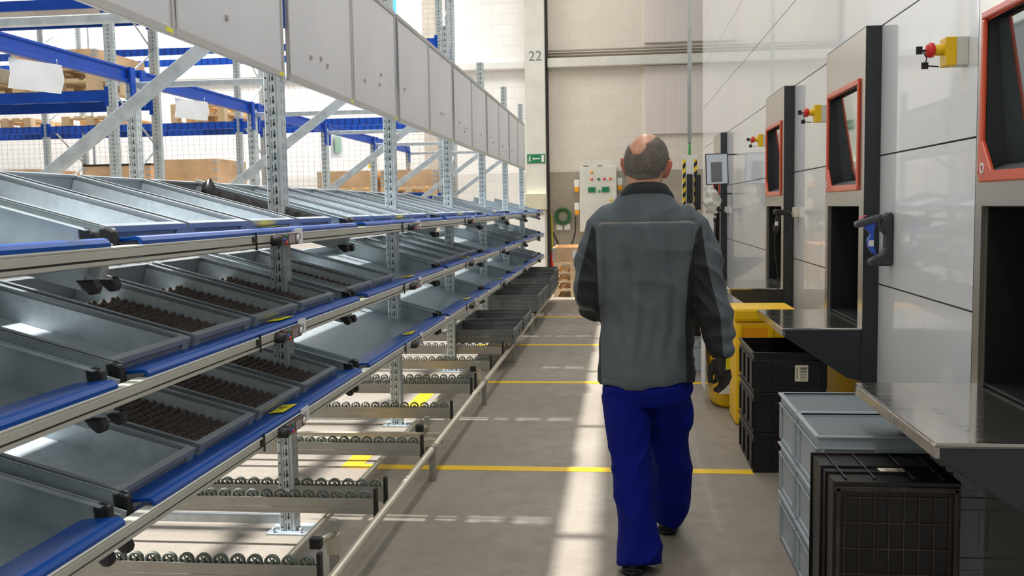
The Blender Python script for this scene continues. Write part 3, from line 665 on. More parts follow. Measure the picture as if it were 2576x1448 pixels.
# shelf tray prototype: origin at the front lower edge of the bay start
BY0 = [2.28 + P * k for k in range(-1, 6)]; BW = 2.09
def tray_proto():
    t = thing('shelf_tray', 'x', 'shelf')
    mtx = Matrix.Rotation(SL, 4, 'Y')
    MB().box(-.70, -.0, .012, BW - .012, -.004, .0, 0, mtx).box(-.70, -.69, .012, BW - .012, 0, .05, 0, mtx).build('deck', 'deck', t)
    for y in (.0, BW - .012):
        MB().box(-.72, .03, y, y + .012, -.05, .1, 0, mtx).box(-.72, .02, y - (.0 if y == 0 else .02), y + .012 + (.02 if y == 0 else 0), .098, .1, 0, mtx).build('side_plate', 'side', t)
        c = MB().prism([(.025, .0), (.058, .0), (.064, .03), (.06, .086), (.035, .097), (.015, .094)], 'y', y - .004, y + .022).prism([(.0, -.03), (.05, -.03), (.058, -.05), (.054, -.066), (.036, -.068), (.016, -.05)], 'y', y - .004, y + .028)
        c.build('end_cap', 'black', t, bevel=.006)
    MB().prism([(-.003, .062), (.095, .072), (.106, .069), (.113, .06), (.113, .05), (.105, .05), (.098, .062), (.001, .052), (.001, -.006), (-.003, -.006)], 'y', .035, BW - .035).build('front_strip', 'blue', t, bevel=.003)
    return t
tr0 = tray_proto(); index(tr0)
used = False
BN = ['the bay that leaves the picture', 'the first full bay', 'the second bay', 'the third bay', 'the fourth bay', 'the fifth bay', 'the last bay']
for bi, y in enumerate(BY0):
    for ti, z in enumerate(TZ):
        t = tr0 if not used else copy_tree(tr0); used = True
        t.location = (-1.325, y, z - .03)
        t['label'] = 'galvanised shelf tray with blue front strip, %s tier of %s' % (TN[ti], BN[bi]); t['category'] = 'shelf'; t['group'] = 'flow rack shelf trays'
        if bi > 0:
            o = MB().add([(-.028, -.075, -.0029), (.028, -.075, .0029), (.028, .075, .0029), (-.028, .075, -.0029), (-.028, -.075, -.0042), (.028, -.075, .0016), (.028, .075, .0016), (-.028, .075, -.0042)], [(0, 1, 2, 3), (7, 6, 5, 4), (0, 4, 5, 1), (1, 5, 6, 2), (2, 6, 7, 3), (3, 7, 4, 0)]).build('yellow_label', 'label', [c for c in C.objects if c.parent == t and c.name.startswith('front_strip')][0], loc=(.06, 1.14, .0739))
            n_ = txt(['13', '14', '15'][ti], .038, 'ink', o, (0, 0, .0012), (0, R(-5.9), R(90)), 'label_number', .0003)
# picking rails
rp = [(-.02, -.024), (.008, -.024), (.014, -.021), (.014, -.0125), (.008, -.0115), (.008, -.0075), (.014, -.0065), (.014, .012), (.012, .0135), (.014, .015), (.014, .0185), (.010, .0205), (-.02, .0205)]
for ti, z in enumerate(TZ):
    t = thing('picking_rail', 'long cream aluminium rail along the front of the %s tier' % TN[ti], 'rail', (-1.222, .1, z), group='cream rails along the tiers')
    MB().prism(rp, 'y', 0, 15.15).build('rail_body', 'alu', t)
    MB().box(.0081, .0105, .0, 15.1, -.0113, -.0077).build('cable_channel', 'dark', t)
    for k in range(7):
        yy = 3.05 - .1 + P * (k - 1) + .0
        MB().box(.012, .02, yy - .012, yy + .012, -.004, .016).box(.012, .018, yy + .018, yy + .024, -.03, .03).build('joint_clip', 'black', t)
    for k in range(24):
        yy = .2 + k * .62
        MB().box(.0105, .0115, yy, yy + .16, -.0108, -.0082).build('printed_strip', 'print', t)
# pick displays
pd = thing('pick_display', 'x', 'display')
hs_ = MB().prism([(-.1, -.022), (.085, -.022), (.105, -.01), (.105, .01), (.085, .022), (-.1, .022)], 'x', 0, .024).build('housing', 'brown', pd, bevel=.006)
MB().lathe([(.0, -.02), (.018, -.02), (.02, -.0), (.018, .03), (.01, .034), (0, .034)], (0, -.118, -.002), 18, axis='x').build('lamp_knob', 'black', pd)
MB().box(.024, .0255, -.02, .042, -.015, .015).build('screen', 'screen', hs_)
for y_, z_, m_ in ((-.05, .012, 'green'), (-.064, -.002, 'bblue'), (-.046, -.013, 'red')): MB().lathe([(.0, .0268), (.0075, .026), (.0075, .022)], (0, y_, z_), 10, axis='x').build('small_button', m_, hs_)
MB().lathe([(.0, .0275), (.013, .0265), (.015, .022)], (0, .075, 0), 18, axis='x').build('round_button', 'white', hs_)
MB().box(.0, .004, .108, .19, -.022, .034).build('number_tag', 'paper', pd)
index(pd); used = False
for bi, y in enumerate(BY0):
    for ti, z in enumerate(TZ):
        if bi == 0: continue
        o = pd if not used else copy_tree(pd); used = True
        o.location = (-1.207, y + 1.06, z); o['category'] = 'display'; o['group'] = 'pick displays on the rails'
        o['label'] = 'brown pick-to-light display with black knob on the %s rail, %s' % (TN[ti], BN[bi])
        n_ = txt(['13', '14', '15'][ti], .034, 'print', o, (.0045, .148, .004), (PI / 2, 0, PI / 2), 'tag_number', .0003)

# bins
BL = .645
def bin_proto(w, h=.1):
    t = thing('storage_bin', 'x', 'bin'); hw = w / 2; e = .006
    m = MB()
    m.box(-.004, 0, -hw + .01, hw - .01, 0, h).box(-BL, -BL + .004, -hw + .01, hw - .01, 0, h)
    m.box(-BL, 0, -hw + .01, -hw + .014, 0, h).box(-BL, 0, hw - .014, hw - .01, 0, h)
    # rim
    for a in ((-.016, .008, -hw, hw), (-BL - .008, -BL + .012, -hw, hw), (-BL + .012, -.016, -hw, -hw + .018), (-BL + .012, -.016, hw - .018, hw)):
        m.box(a[0], a[1], a[2], a[3], h - .004, h + .004)
    m.box(.004, .008, -hw, hw, h - .014, h).box(-BL, 0, -hw, -hw + .003, h - .014, h).box(-BL, 0, hw - .003, hw, h - .014, h)
    # corner posts
    for sy in (-1, 1):
        m.box(0, .007, min(sy * (hw - .002), sy * (hw - .045)), max(sy * (hw - .002), sy * (hw - .045)), 0, h)
        m.box(-BL - .007, -BL, min(sy * (hw - .002), sy * (hw - .045)), max(sy * (hw - .002), sy * (hw - .045)), 0, h)
        m.box(-.06, -.0, min(sy * (hw - .002), sy * (hw - .01)), max(sy * (hw - .002), sy * (hw - .01)), 0, h)
        m.box(-BL, -BL + .06, min(sy * (hw - .002), sy * (hw - .01)), max(sy * (hw - .002), sy * (hw - .01)), 0, h)
    m.box(-BL, 0, -hw + .012, hw - .012, 0, .003)
    m.build('shell', 'bin', t, bevel=.0015)
    MB().box(-BL + .006, -.006, -hw + .016, hw - .016, .004, .007).box(-BL + .006, -.03, -hw + .0141, -hw + .017, .007, h - .012).box(-BL + .006, -.03, hw - .017, hw - .0141, .007, h - .012).build('liner', 'liner', t)
    return t
pw = bin_proto(.445); pn = bin_proto(.36)
index(pw); index(pn)
def mat_mesh(w, L=.46):
    m = MB(); hw = w / 2 - .024; sp = .0305
    nx = int(L / sp); ny = int(2 * hw / sp)
    m.box(-.02 - nx * sp, -.014, -hw, hw, .008, .026)
    for i in range(nx):
        for j in range(ny):
            x = -.028 - (i + .5) * sp; y = -hw + (j + .5) * 2 * hw / ny
            r = .0148; zt = .062 + random.uniform(-.0015, .0015)
            if i == nx - 1 and random.random() < .4: continue
            vs = []
            for rr, zz in ((r, .02), (r * .95, zt - .024), (r * .62, zt - .007)):
                for k in range(8): vs.append((x + rr * math.cos(k * PI / 4), y + rr * math.sin(k * PI / 4), zz))
            vs.append((x, y, zt))
            fs = [(a * 8 + k, a * 8 + (k + 1) % 8, (a + 1) * 8 + (k + 1) % 8, (a + 1) * 8 + k) for a in range(2) for k in range(8)] + [(16 + k, 16 + (k + 1) % 8, 24) for k in range(8)]
            m.add(vs, fs, 0, True)
    me = bpy.data.meshes.new('nubbed_mat'); me.from_pydata(m.v, [], m.f); me.materials.append(mt['plug'])
    me.polygons.foreach_set('use_smooth', m.sm); me.update(); return me
mat_w = mat_mesh(.445)
# (bay, tier): list of (offset of centre, wide?, filled?)
W4 = [(.235, 1), (.715, 1), (1.205, 1), (1.705, 1)]
LAY = {(1, 0): [(o, w, 'liner' if i == 3 else '') for i, (o, w) in enumerate(W4)],
       (1, 1): [(o, w, 'mat' if i else '') for i, (o, w) in enumerate(W4)],
       (1, 2): [(o, w, 'mat' if i else '') for i, (o, w) in enumerate(W4)],
       (2, 0): [(o, w, '') for o, w in W4],
       (2, 1): [(.235, 1, 'mat'), (.7, 1, '')],
       (3, 0): [(o, w, '') for o, w in W4], (3, 1): [(o, w, '') for o, w in W4],
       (4, 0): [(o, w, '') for o, w in W4[2:]], (5, 1): [(o, w, '') for o, w in W4[2:]], (6, 2): [(o, w, '') for o, w in W4[2:]]}
first = {1: True, 0: True}
for (bi, ti), lst in LAY.items():
    y = BY0[bi]; z = TZ[ti]
    for i, (off, wd, fill) in enumerate(lst):
        src = pw if wd else pn
        o = src if first[wd] else copy_tree(src); first[wd] = False
        o.location = (-1.328, y + off, z - .03); o.rotation_euler = (0, SL, 0)
        o['category'] = 'bin'; o['group'] = 'grey bins on the %s tier' % TN[ti]
        st = {'': 'empty grey bin', 'mat': 'grey bin holding a dark nubbed mat', 'liner': 'grey bin lined with loose black film'}[fill]
        o['label'] = '%s, %s in %s, %s tier' % (st, ORD[i], BN[bi], TN[ti])
        if fill == 'mat':
            q = bpy.data.objects.new('nubbed_mat', mat_w); C.objects.link(q); q.location = o.location; q.rotation_euler = o.rotation_euler
            tag(q, 'dark nubbed mat lying in the %s bin of %s, %s tier' % (ORD[i], BN[bi], TN[ti]), 'mat', 'dark nubbed mats in bins')
        if fill == 'liner':
            q = thing('film_liner', 'crumpled black plastic film inside the fourth top tier bin', 'plastic film', o.location, o.rotation_euler)
            m = MB(); hw = .2; n = 40
            for s in (-1, 1):
                vs = []; 
                for k in range(n + 1):
                    x = -.02 - (BL - .06) * k / n
                    w1 = noise.noise(Vector((x * 60, s * 5, 0))) * .004; up = .09 + noise.noise(Vector((x * 40, s * 3, 4))) * .006
                    if k > n - 6 and s > 0: up += .05 * max(0, 1 - abs(k - n + 2) / 3)
                    vs += [(x, s * (hw - .012), .01), (x, s * (hw - .006 + 0 * w1) , .05), (x, s * (hw - .003 - abs(w1) * 2), up)]
                m.add(vs, [(3 * k + a, 3 * k + a + 1, 3 * k + a + 4, 3 * k + a + 3) for k in range(n) for a in range(2)], 0, True)
            m.box(-BL + .03, -.02, -.19, .19, .0085, .0105)
            f = m.build('film', M('black_film', lin(24, 22, 22), .28, 0, .1, 12), q)
            sm = f.modifiers.new('s', 'SOLIDIFY'); sm.thickness = .0015
            me = mat_mesh(.40, .50); q2 = bpy.data.objects.new('nubbed_mat', me); C.objects.link(q2); q2.location = o.location; q2.rotation_euler = o.rotation_euler
            q2.location.z += .003
            tag(q2, 'brown nubbed mat on black film in the fourth top tier bin', 'mat', 'dark nubbed mats in bins')
if first[0]:
    for x in kids[pn.name]: bpy.data.objects.remove(x)
    bpy.data.objects.remove(pn)

# ------------------------------------------------------------------ floor-level roller conveyor
cf = thing('low_conveyor', 'pale tubular conveyor frame with legs, running low along the aisle', 'conveyor frame', (-1.03, 0, 0))
MB().tube([(0, .6, .175), (0, 15.3, .175)], .019, 14).build('front_pipe', 'pipe', cf)
MB().tube([(-1.75, .6, .175), (-1.75, 15.3, .175)], .019, 10).build('rear_pipe', 'pipe', cf)
MB().tube([(-.28, 1.0, .12), (-.28, 14.4, .12)], .014, 10).build('middle_pipe', 'pipe', cf)
for k in range(7):
    y = 1.05 + 2.0 * k
    MB().prism([(-.018, y - .018), (.018, y - .018), (.018, y + .018), (-.018, y + .018)], 'z', .0, .16).build('leg', 'alu2', cf, bevel=.003)
    MB().tube([(0, y - .03, .175), (0, y + .03, .175)], .025, 14).build('pipe_joint', 'alu2', cf)
    y2 = y + .42 if k != 1 else 3.6
    MB().prism([(-.13, y2 - .017), (-.097, y2 - .017), (-.097, y2 + .017), (-.13, y2 + .017)], 'z', .0, .26).build('support_leg', 'alu2', cf, bevel=.003)
    MB().prism([(-.136, y2 - .02), (-.09, y2 - .02), (-.09, y2 + .02), (-.136, y2 + .02)], 'z', .12, .2).tube([(-.113, y2, .2), (-.113, y2 - .2, .24)], .012, 8).build('clamp', 'pipe', cf)
    MB().box(-.135, -.09, y2 - .235, y2 - .2, .22, .262).build('tube_cap', 'black', cf, bevel=.005)
tk = thing('roller_track', 'x', 'roller track')
TL = 1.7
MB().prism([(-.012, .06), (.012, .06), (.012, .13), (.006, .13), (.006, .066), (-.006, .066), (-.006, .13), (-.012, .13)][::-1], 'x', -TL, -.02).box(-TL, -.02, -.0135, -.012, .06, .066).box(-TL, -.02, -.0135, -.012, .085, .088).build('channel', 'alu2', tk)
MB().box(-.02, -.004, -.016, .016, .045, .175).box(-.022, .002, -.019, .019, .052, .07).build('end_plate', 'black', tk, bevel=.003)
MB().tube([(-.008, 0, .045), (-.006, .0, .03)], .01, 8).build('bolt', 'galv', tk)
wm = MB()
for k in range(16):
    a = 2 * PI * k / 16; a1 = 2 * PI * (k + 1) / 16
    P0 = lambda r, aa, y: (r * math.cos(aa), y, r * math.sin(aa))
    q = [P0(.028, a, -.009), P0(.028, a1, -.009), P0(.028, a1, .009), P0(.028, a, .009), P0(.02, a, -.009), P0(.02, a1, -.009), P0(.02, a1, .009), P0(.02, a, .009)]
    wm.add(q, [(0, 1, 2, 3), (4, 7, 6, 5), (0, 4, 5, 1), (3, 2, 6, 7)], 0, True)
for k in range(6):
    a = 2 * PI * k / 6; wm.box(0, .018, -.003, .003, -.0015, .0015, 0, Matrix.Rotation(a, 4, 'Y'))
wm.tube([(0, -.011, 0), (0, .011, 0)], .007, 10)
wme = wm.mesh('wheel', [mt['wheel']])
for k in range(17):
    o = bpy.data.objects.new('wheel', wme); C.objects.link(o); o.parent = tk; o.location = (-.06 - k * .0645, 0, .135)
index(tk); used = False
TY = [2.42, 3.22, 4.01, 4.19, 5.0, 5.92, 6.74, 6.94, 7.79, 8.6, 9.45, 9.6, 10.4, 11.2, 12.0, 12.8, 13.4, 14.1, 14.3, 14.95]
for i, y in enumerate(TY):
    o = tk if not used else copy_tree(tk); used = True
    o.location = (-1.065, y, .09); o['category'] = 'roller track'; o['group'] = 'roller tracks of the low conveyor'
    o['label'] = 'aluminium roller track with green-grey wheels and black end plate, number %s from the viewer' % ['one', 'two', 'three', 'four', 'five', 'six', 'seven', 'eight', 'nine', 'ten', 'eleven', 'twelve', 'thirteen', 'fourteen', 'fifteen', 'sixteen', 'seventeen', 'eighteen', 'nineteen', 'twenty'][i]
for y, n_ in ((5.28, 'beside the fifth roller track'), (5.42, 'in the gap before the sixth roller track')):
    t = thing('plain_crossbar', 'plain aluminium crossbar with black end cap, ' + n_, 'crossbar', (-1.05, y, .13), group='plain crossbars of the low conveyor')
    MB().prism([(-.02, 0), (.02, 0), (.02, .045), (.006, .045), (.006, .035), (-.006, .035), (-.006, .045), (-.02, .045)], 'x', -1.8, -.005).build('bar', 'pipe', t, bevel=.002)
    MB().box(-.006, .002, -.021, .021, -.015, .046).build('end_cap', 'black', t)
# crates on conveyor
def euro(name, label, cat, loc, L, W, H, mat, group, n=1, lid=None, ribs=True, label_at=None, rot=(0, 0, 0), inner=None):
    t = thing(name, label, cat, loc, rot, group)
    m = MB(); a, b = L / 2, W / 2; w = .004; i_ = .012
    m.box(-a + i_, a - i_, -b + i_, b - i_, 0, .006)
    m.box(-a + i_, -a + i_ + w, -b + i_, b - i_, .006, H).box(a - i_ - w, a - i_, -b + i_, b - i_, .006, H).box(-a + i_, a - i_, -b + i_, -b + i_ + w, .006, H).box(-a + i_, a - i_, b - i_ - w, b - i_, .006, H)
    for z0, z1, e in ((H - .008, H, 0), (H - .05, H - .044, .003), (.02, .026, .007)):
        m.box(-a + e, a - e, -b + e, -b + i_ + .004, z0, z1).box(-a + e, a - e, b - i_ - .004, b - e, z0, z1).box(-a + e, -a + i_ + .004, -b + i_, b - i_, z0, z1).box(a - i_ - .004, a - e, -b + i_, b - i_, z0, z1)
    if ribs:
        for k in range(5):
            x = -a + .03 + (L - .06) * k / 4
            if k == 2 or (mat == 'lblue' and k in (1, 3)): continue
            for s in (-1, 1): m.box(x - .004, x + .004, min(s * (b - i_), s * (b - .003)), max(s * (b - i_), s * (b - .003)), .02, H - .045)
        for k in range(4):
            y = -b + .03 + (W - .06) * k / 3
            if mat == 'lblue' and k in (1, 2): y = -b + .05 + (W - .1) * (k - 1)
            elif mat == 'lblue': y = -b + .025 + (W - .05) * (k / 3)
            for s in (-1, 1): m.box(min(s * (a - i_), s * (a - .003)), max(s * (a - i_), s * (a - .003)), y - .004, y + .004, .02, H - .045)
    m.build('shell', mat, t, bevel=.0015)
    for s in (-1, 1):
        MB().box(-.09, .09, min(s * (b - .002), s * (b - .012)), max(s * (b - .002), s * (b - .012)), H - .095 if H > .15 else H - .075, H - .05).build('handle', mat, t, bevel=.003)
    if lid: MB().box(-a + .016, a - .016, -b + .016, b - .016, H - .03, H - .012).build('lid', lid, t, bevel=.004)
    if label_at:
        x, z = label_at
        MB().box(x - .035, x + .035, -b - .001 + .0, -b + .001, z - .045, z + .045).build('barcode_label', M('label_cream', lin(228, 220, 196), .6) if 'label_cream' not in bpy.data.materials else bpy.data.materials['label_cream'], t)
        bb = MB()
        for k in range(12): bb.box(x - .008, x + .03, -b - .0016, -b - .001, z - .038 + k * .0063, z - .038 + k * .0063 + random.choice([.002, .0035]))
        for k in range(6): bb.box(x - .027, x - .02, -b - .0016, -b - .001, z - .03 + k * .01, z - .024 + k * .01)
        bb.build('barcode', 'ink', t)
    return t
GC = [(8.98, .12), (9.93, .12), (11.6, .2), (12.42, .2), (13.75, .24), (14.6, .3)]
mt['gcr'] = M('dark_grey_crate', lin(108, 112, 112), .5, 0, .05, 5)
for k, (y, h_) in enumerate(GC):
    euro('conveyor_crate', 'dark grey open crate on the low conveyor, %s from the near end' % ORD[k], 'crate', (-1.275, y, .2505), .62, .78, h_, 'gcr', 'grey crates on the low conveyor')
# ------------------------------------------------------------------ crates under the ledges
for sy, yn in ((3.64, 'front'), (4.05, 'rear')):
    for k in range(3):
        euro('pale_crate', 'pale blue-grey crate, %s of the %s stack under the steel ledge' % (['lowest', 'middle', 'topmost'][k], yn), 'crate', (.985, sy, k * .218), .6, .4, .2175, 'lblue', 'pale blue-grey stacked crates', lid='lbluein')
lb = [None, (.02, .13), (.0, .15)]
for k in range(3):
    euro('black_crate', 'black stacking crate, %s of the stack of three under the second ledge' % ['lowest', 'middle', 'topmost'][k], 'crate', (.915, 5.58, k * .224), .41, .6, .2235, 'bcrate', 'black stacked crates', label_at=None if k < 2 else (.06, .11))
# black crate standing on end, underside toward viewer
bc = thing('toppled_black_crate', 'scuffed black crate standing on its end with its gridded underside showing, beside the pale crates', 'crate', (.86, 3.2, 0))
m = MB(); W2, H2, D = .195, .6, .28
x0, x1 = -W2, W2
m.box(x0, x1, -.14, -.134, .0, H2)   # underside plate
m.box(x0, x0 + .005, -.134, .2, 0, H2).box(x1 - .005, x1, -.134, .2, 0, H2).box(x0, x1, -.134, .2, 0, .005).box(x0, x1, -.134, .2, H2 - .005, H2)
for q in (-.05, .02, .185):
    m.box(x0 - .006, x1 + .006, q, q + .006, -.0 + .0, .006).box(x0 - .006, x1 + .006, q, q + .006, H2 - .003, H2 + .008).box(x0 - .006, x0, q, q + .006, 0, H2).box(x1, x1 + .006, q, q + .006, 0, H2)
for xx in (-.15, -.06, .06, .15): m.box(xx - .003, xx + .003, -.12, .185, H2, H2 + .007)
m.build('shell', 'bcrate', bc, bevel=.004)
g_ = MB()
for k in range(8): xx = -.16 + .32 * k / 7; g_.box(xx - .002, xx + .002, -.146, -.14, .03, H2 - .03)
for k in range(7): zz = .05 + (H2 - .1) * k / 6; g_.box(-.165, .165, -.1455, -.14, zz - .002, zz + .002)
g_.box(x0 + .004, x1 - .004, -.15, -.14, H2 - .03, H2 - .016).box(x0 + .004, x1 - .004, -.15, -.14, .01, .022).box(x0 + .01, x0 + .022, -.15, -.14, .02, H2 - .02).box(x1 - .022, x1 - .01, -.15, -.14, .02, H2 - .02)
mg = M('worn_black_rib', lin(60, 52, 49), .5, 0, .35, 9)
g_.build('underside_grid', mg, bc, bevel=.001)
MB().box(-.02, .06, -.03, .015, H2 + .0, H2 + .0012).build('barcode_label', bpy.data.materials['label_cream'], bc, loc=(0, 0, .0005))
bb = MB()
for k in range(12): bb.box(.0 + k * .0045, .002 + k * .0045, -.025, .008, H2 + .0018, H2 + .0022)
bb.build('barcode', 'ink', bc)
# yellow containers
yc = thing('yellow_drum', 'yellow lidded waste drum with a white label sheet on its side', 'drum', (.9, 7.25, 0))
def rr(rx, ry, z, n=32, e=.55):
    return [(rx * math.copysign(abs(math.cos(2 * PI * k / n)) ** e, math.cos(2 * PI * k / n)), ry * math.copysign(abs(math.sin(2 * PI * k / n)) ** e, math.sin(2 * PI * k / n)), z) for k in range(n)]
def rrloft(levels, mb=None, n=32, e=.55, mi=0):
    mb = mb or MB(); vs = []
    for rx, ry, z in levels: vs += rr(rx, ry, z, n, e)
    m_ = len(levels)
    mb.add(vs, [(i * n + k, i * n + (k + 1) % n, (i + 1) * n + (k + 1) % n, (i + 1) * n + k) for i in range(m_ - 1) for k in range(n)], mi, True)
    mb.add(vs, [tuple(range(n))[::-1], tuple(range((m_ - 1) * n, m_ * n))], mi); return mb
rrloft([(.2, .26, 0), (.24, .3, .03), (.27, .33, .55), (.27, .33, .56), (.29, .35, .57), (.29, .35, .6)]).build('body', 'yplas', yc)
rrloft([(.3, .36, .6), (.305, .365, .62), (.305, .365, .66), (.28, .34, .69), (.2, .26, .71)]).build('lid', 'yplas', yc)
MB().box(-.29, -.285, -.2, .12, .12, .52).box(-.2, -.05, -.335, -.33, .12, .52).build('white_label', 'paper', yc)
MB().box(-.18, -.12, -.3365, -.335, .3, .42).build('label_print', 'label', yc)
for s in (-1, 1): MB().box(s * .29 - .015, s * .29 + .015, -.08, .08, .52, .6).build('handle', 'black', yc, bevel=.006)
yb = thing('yellow_open_bin', 'yellow open-fronted container with orange recess beside the drum', 'container', (.93, 6.6, .0))
MB().box(-.17, .2, -.15, .2, 0, .7).box(-.19, .22, -.17, .22, .7, .79).build('body', 'yplas', yb, bevel=.02)
MB().box(-.12, .04, -.153, -.15, .54, .66).build('recess_face', 'yor', yb)
MB().prism([(-.15, .5), (-.19, .52), (-.18, .535), (-.15, .515)], 'x', -.15, .07).box(-.15, -.13, -.175, -.15, .51, .68).box(.05, .07, -.175, -.15, .51, .68).build('recess_rim', 'yplas', yb)
euro('pale_crate', 'small pale blue-grey crate seen between the worker and the yellow drum', 'crate', (.6, 8.7, 0), .3, .4, .32, 'lblue', 'pale blue-grey stacked crates')
euro('black_crate', 'small black crate on the pale crate beside the worker hem', 'crate', (.6, 8.7, .3205), .3, .4, .3, 'bcrate', 'black stacked crates')
ct = thing('reflection_board', 'tan board on a dark box, added for a reflection under the third ledge', 'board', (1.05, 8.15, 0))  # added board whose tan stands in for a reflection under the ledge
MB().box(-.3, .02, -.36, .36, .59, .61).build('board', 'tan_refl', ct)
MB().box(-.27, -.01, -.33, .33, 0, .59).build('box', 'char', ct)
# ------------------------------------------------------------------ the worker
PO = Vector((.1, 4.0, 0))
def remesh(mb, name, mats, parent, vox, smooth=2, fn=None, attrs=None):
    me = mb.mesh(name + '_src', [mt['dark']]); o = bpy.data.objects.new('tmp', me); C.objects.link(o)
    r = o.modifiers.new('r', 'REMESH'); r.mode = 'VOXEL'; r.voxel_size = vox; r.use_smooth_shade = True
    s_ = o.modifiers.new('s', 'SMOOTH'); s_.iterations = smooth; s_.factor = .5
    dg = bpy.context.evaluated_depsgraph_get()
    m2 = bpy.data.meshes.new_from_object(o.evaluated_get(dg)); m2.name = name
    bpy.data.objects.remove(o)
    if fn:
        nr = [v.normal.copy() for v in m2.vertices]
        for v, n in zip(m2.vertices, nr): v.co = v.co + fn(v.co, n)
    for an, f in (attrs or {}).items():
        a = m2.attributes.new(an, 'FLOAT', 'POINT')
        for i, v in enumerate(m2.vertices): a.data[i].value = f(v.co, v.normal)
    for v in m2.vertices: v.co -= PO
    m2.materials.clear()
    for x in mats: m2.materials.append(mt[x] if isinstance(x, str) else x)
    for p_ in m2.polygons: p_.use_smooth = True; p_.material_index = 0
    o = bpy.data.objects.new(name, m2); C.objects.link(o)
    if parent: o.parent = parent
    else: o.location = PO
    return o
def interp(tab, z):
    tab = sorted(tab)
    if z <= tab[0][0]: return tab[0][1]
    for (a, b), (c, d) in zip(tab, tab[1:]):
        if z <= c: return b + (d - b) * (z - a) / (c - a)
    return tab[-1][1]
# head
HC = Vector((.112, 4.03, 1.668))
HR = Matrix.Rotation(R(-14), 4, 'Z') @ Matrix.Rotation(R(5), 4, 'Y') @ Matrix.Rotation(R(-4), 4, 'X')
HM = Matrix.Translation(HC) @ HR
hd = MB()
hd.sphere((0, -.008, -.004), .087, .1, .112, nu=32, nv=20)
hd.sphere((0, .03, -.062), .068, .07, .078, nu=24, nv=16)
hd.sphere((0, .055, -.115), .04, .04, .03, nu=20, nv=12)      # chin
hd.sphere((0, -.03, -.085), .068, .062, .075, nu=24, nv=16)       # nape
hd.tube([(0, .088, -.01), (0, .105, -.045), (0, .112, -.06), (0, .095, -.07)], [.008, .012, .015, .01], 10)
for s in (-1, 1):
    hd.sphere((s * .03, .084, -.006), .024, .016, .01)
    hd.sphere((s * .045, .07, -.052), .025, .025, .02)
    hd.tube([(s * .08, .008, -.068), (s * .091, .0, -.048), (s * .1, -.01, -.022), (s * .101, -.012, -.004), (s * .092, .006, .002), (s * .084, .014, -.01)], [.008, .009, .010, .010, .008, .006], 10)
    hd.sphere((s * .09, .0, -.034), .008, .016, .03)
hd.tube([(-.022, .092, -.09), (0, .098, -.088), (.022, .092, -.09)], .007, 8)
hd.tube([(-.02, .09, -.1), (0, .096, -.101), (.02, .09, -.1)], .007, 8)
hd.v = [tuple(HM @ Vector(v)) for v in hd.v]
body = MB(); body.add(hd.v, hd.f, 0, True)
body.tube([(.11, 4.02, 1.63), (.108, 4.0, 1.56), (.106, 4.0, 1.5)], [.062, .062, .07], 20)
body.loft([(.105, 4.01, .8, .12, .075), (.105, 4.01, .95, .12, .075), (.105, 4.01, 1.2, .13, .075), (.105, 4.01, 1.36, .14, .07), (.105, 4.0, 1.44, .11, .065), (.105, 4.0, 1.5, .07, .06)])
body.tube([(-.02, 4, 1.4), (-.07, 3.99, 1.36), (-.112, 3.975, 1.13), (-.095, 4.03, 1.06), (-.03, 4.16, 1.035), (.03, 4.26, 1.03)], [.04, .045, .042, .038, .03, .026], 12)
body.tube([(.23, 4, 1.4), (.29, 4.0, 1.36), (.355, 3.975, 1.12), (.392, 3.95, .97), (.404, 3.942, .85)], [.04, .045, .042, .034, .026], 12)
body.tube([(.05, 4.0, .84), (.03, 3.97, .62), (.042, 3.92, .42), (.058, 3.85, .2), (.066, 3.82, .08)], [.06, .06, .045, .04, .04], 12)
body.tube([(.16, 4.0, .84), (.189, 4.05, .62), (.2, 4.135, .42), (.216, 4.215, .2), (.208, 4.26, .1)], [.06, .06, .045, .04, .038], 12)
msk = bpy.data.materials.new('skin'); t = NT(msk)
er = t.attr('ear')
t.color(t.mix(er, t.mix(t.ramp(t.noise(25, 4), .3, .7), lin(196, 140, 112), lin(214, 162, 134)), lin(196, 112, 92)))
t.b.inputs['Roughness'].default_value = .36; t.b.inputs['Subsurface Weight'].default_value = .08
t.b.inputs['Subsurface Radius'].default_value = (.02, .008, .004)
mt['skin'] = msk
HI = HM.inverted()
def ear_f(co, n):
    l = HI @ co
    return max(0., min(1., (abs(l.x) - .084) / .006)) if -.085 < l.z < .02 and abs(l.y) < .04 else 0.
person = remesh(body, 'person', ['skin'], None, .0042, 3, attrs={'ear': ear_f})
tag(person, 'person walking away in a grey work jacket, blue trousers and black gloves, balding', 'person')
# hair shell from the head surface
def bald(l):
    d = Vector((l.x, l.y + .01, l.z)).normalized()
    b = Vector((-.28, -.42, .86)).normalized()
    a = d.angle(b)
    f = (a - R(29)) / R(20)
    b2 = Vector((-.1, .35, .93)).normalized(); f2 = (d.angle(b2) - R(38)) / R(12)
    b3 = Vector((-.22, -.8, .42)).normalized(); f3 = (d.angle(b3) - R(11)) / R(26)
    return min(f, f2, f3)
def hair_d(l):
    f = bald(l)
    f = min(f, (l.z + .098 - .02 * abs(l.x) / .08) / .02)              # nape
    front = .045 - max(0, l.z) * .2
    f = min(f, (front - l.y) / .012)
    if abs(l.x) > .06: f = min(f, (l.z - (-.045 if l.y < -.03 else -.012)) / .012 if l.y > -.045 else (l.z + .085) / .02)
    if abs(l.x) > .087 and abs(l.y) < .03 and l.z < .006: f = -1
    return f
src = person.data; hv = []; idx = {}
for v in src.vertices:
    w_c = v.co + PO; l = HI @ w_c
    if l.z > -.14 and l.length < .16 and hair_d(l) > -.5 and not (abs(l.x) > .091 and l.z < .004):
        idx[v.index] = len(hv); hv.append(v)
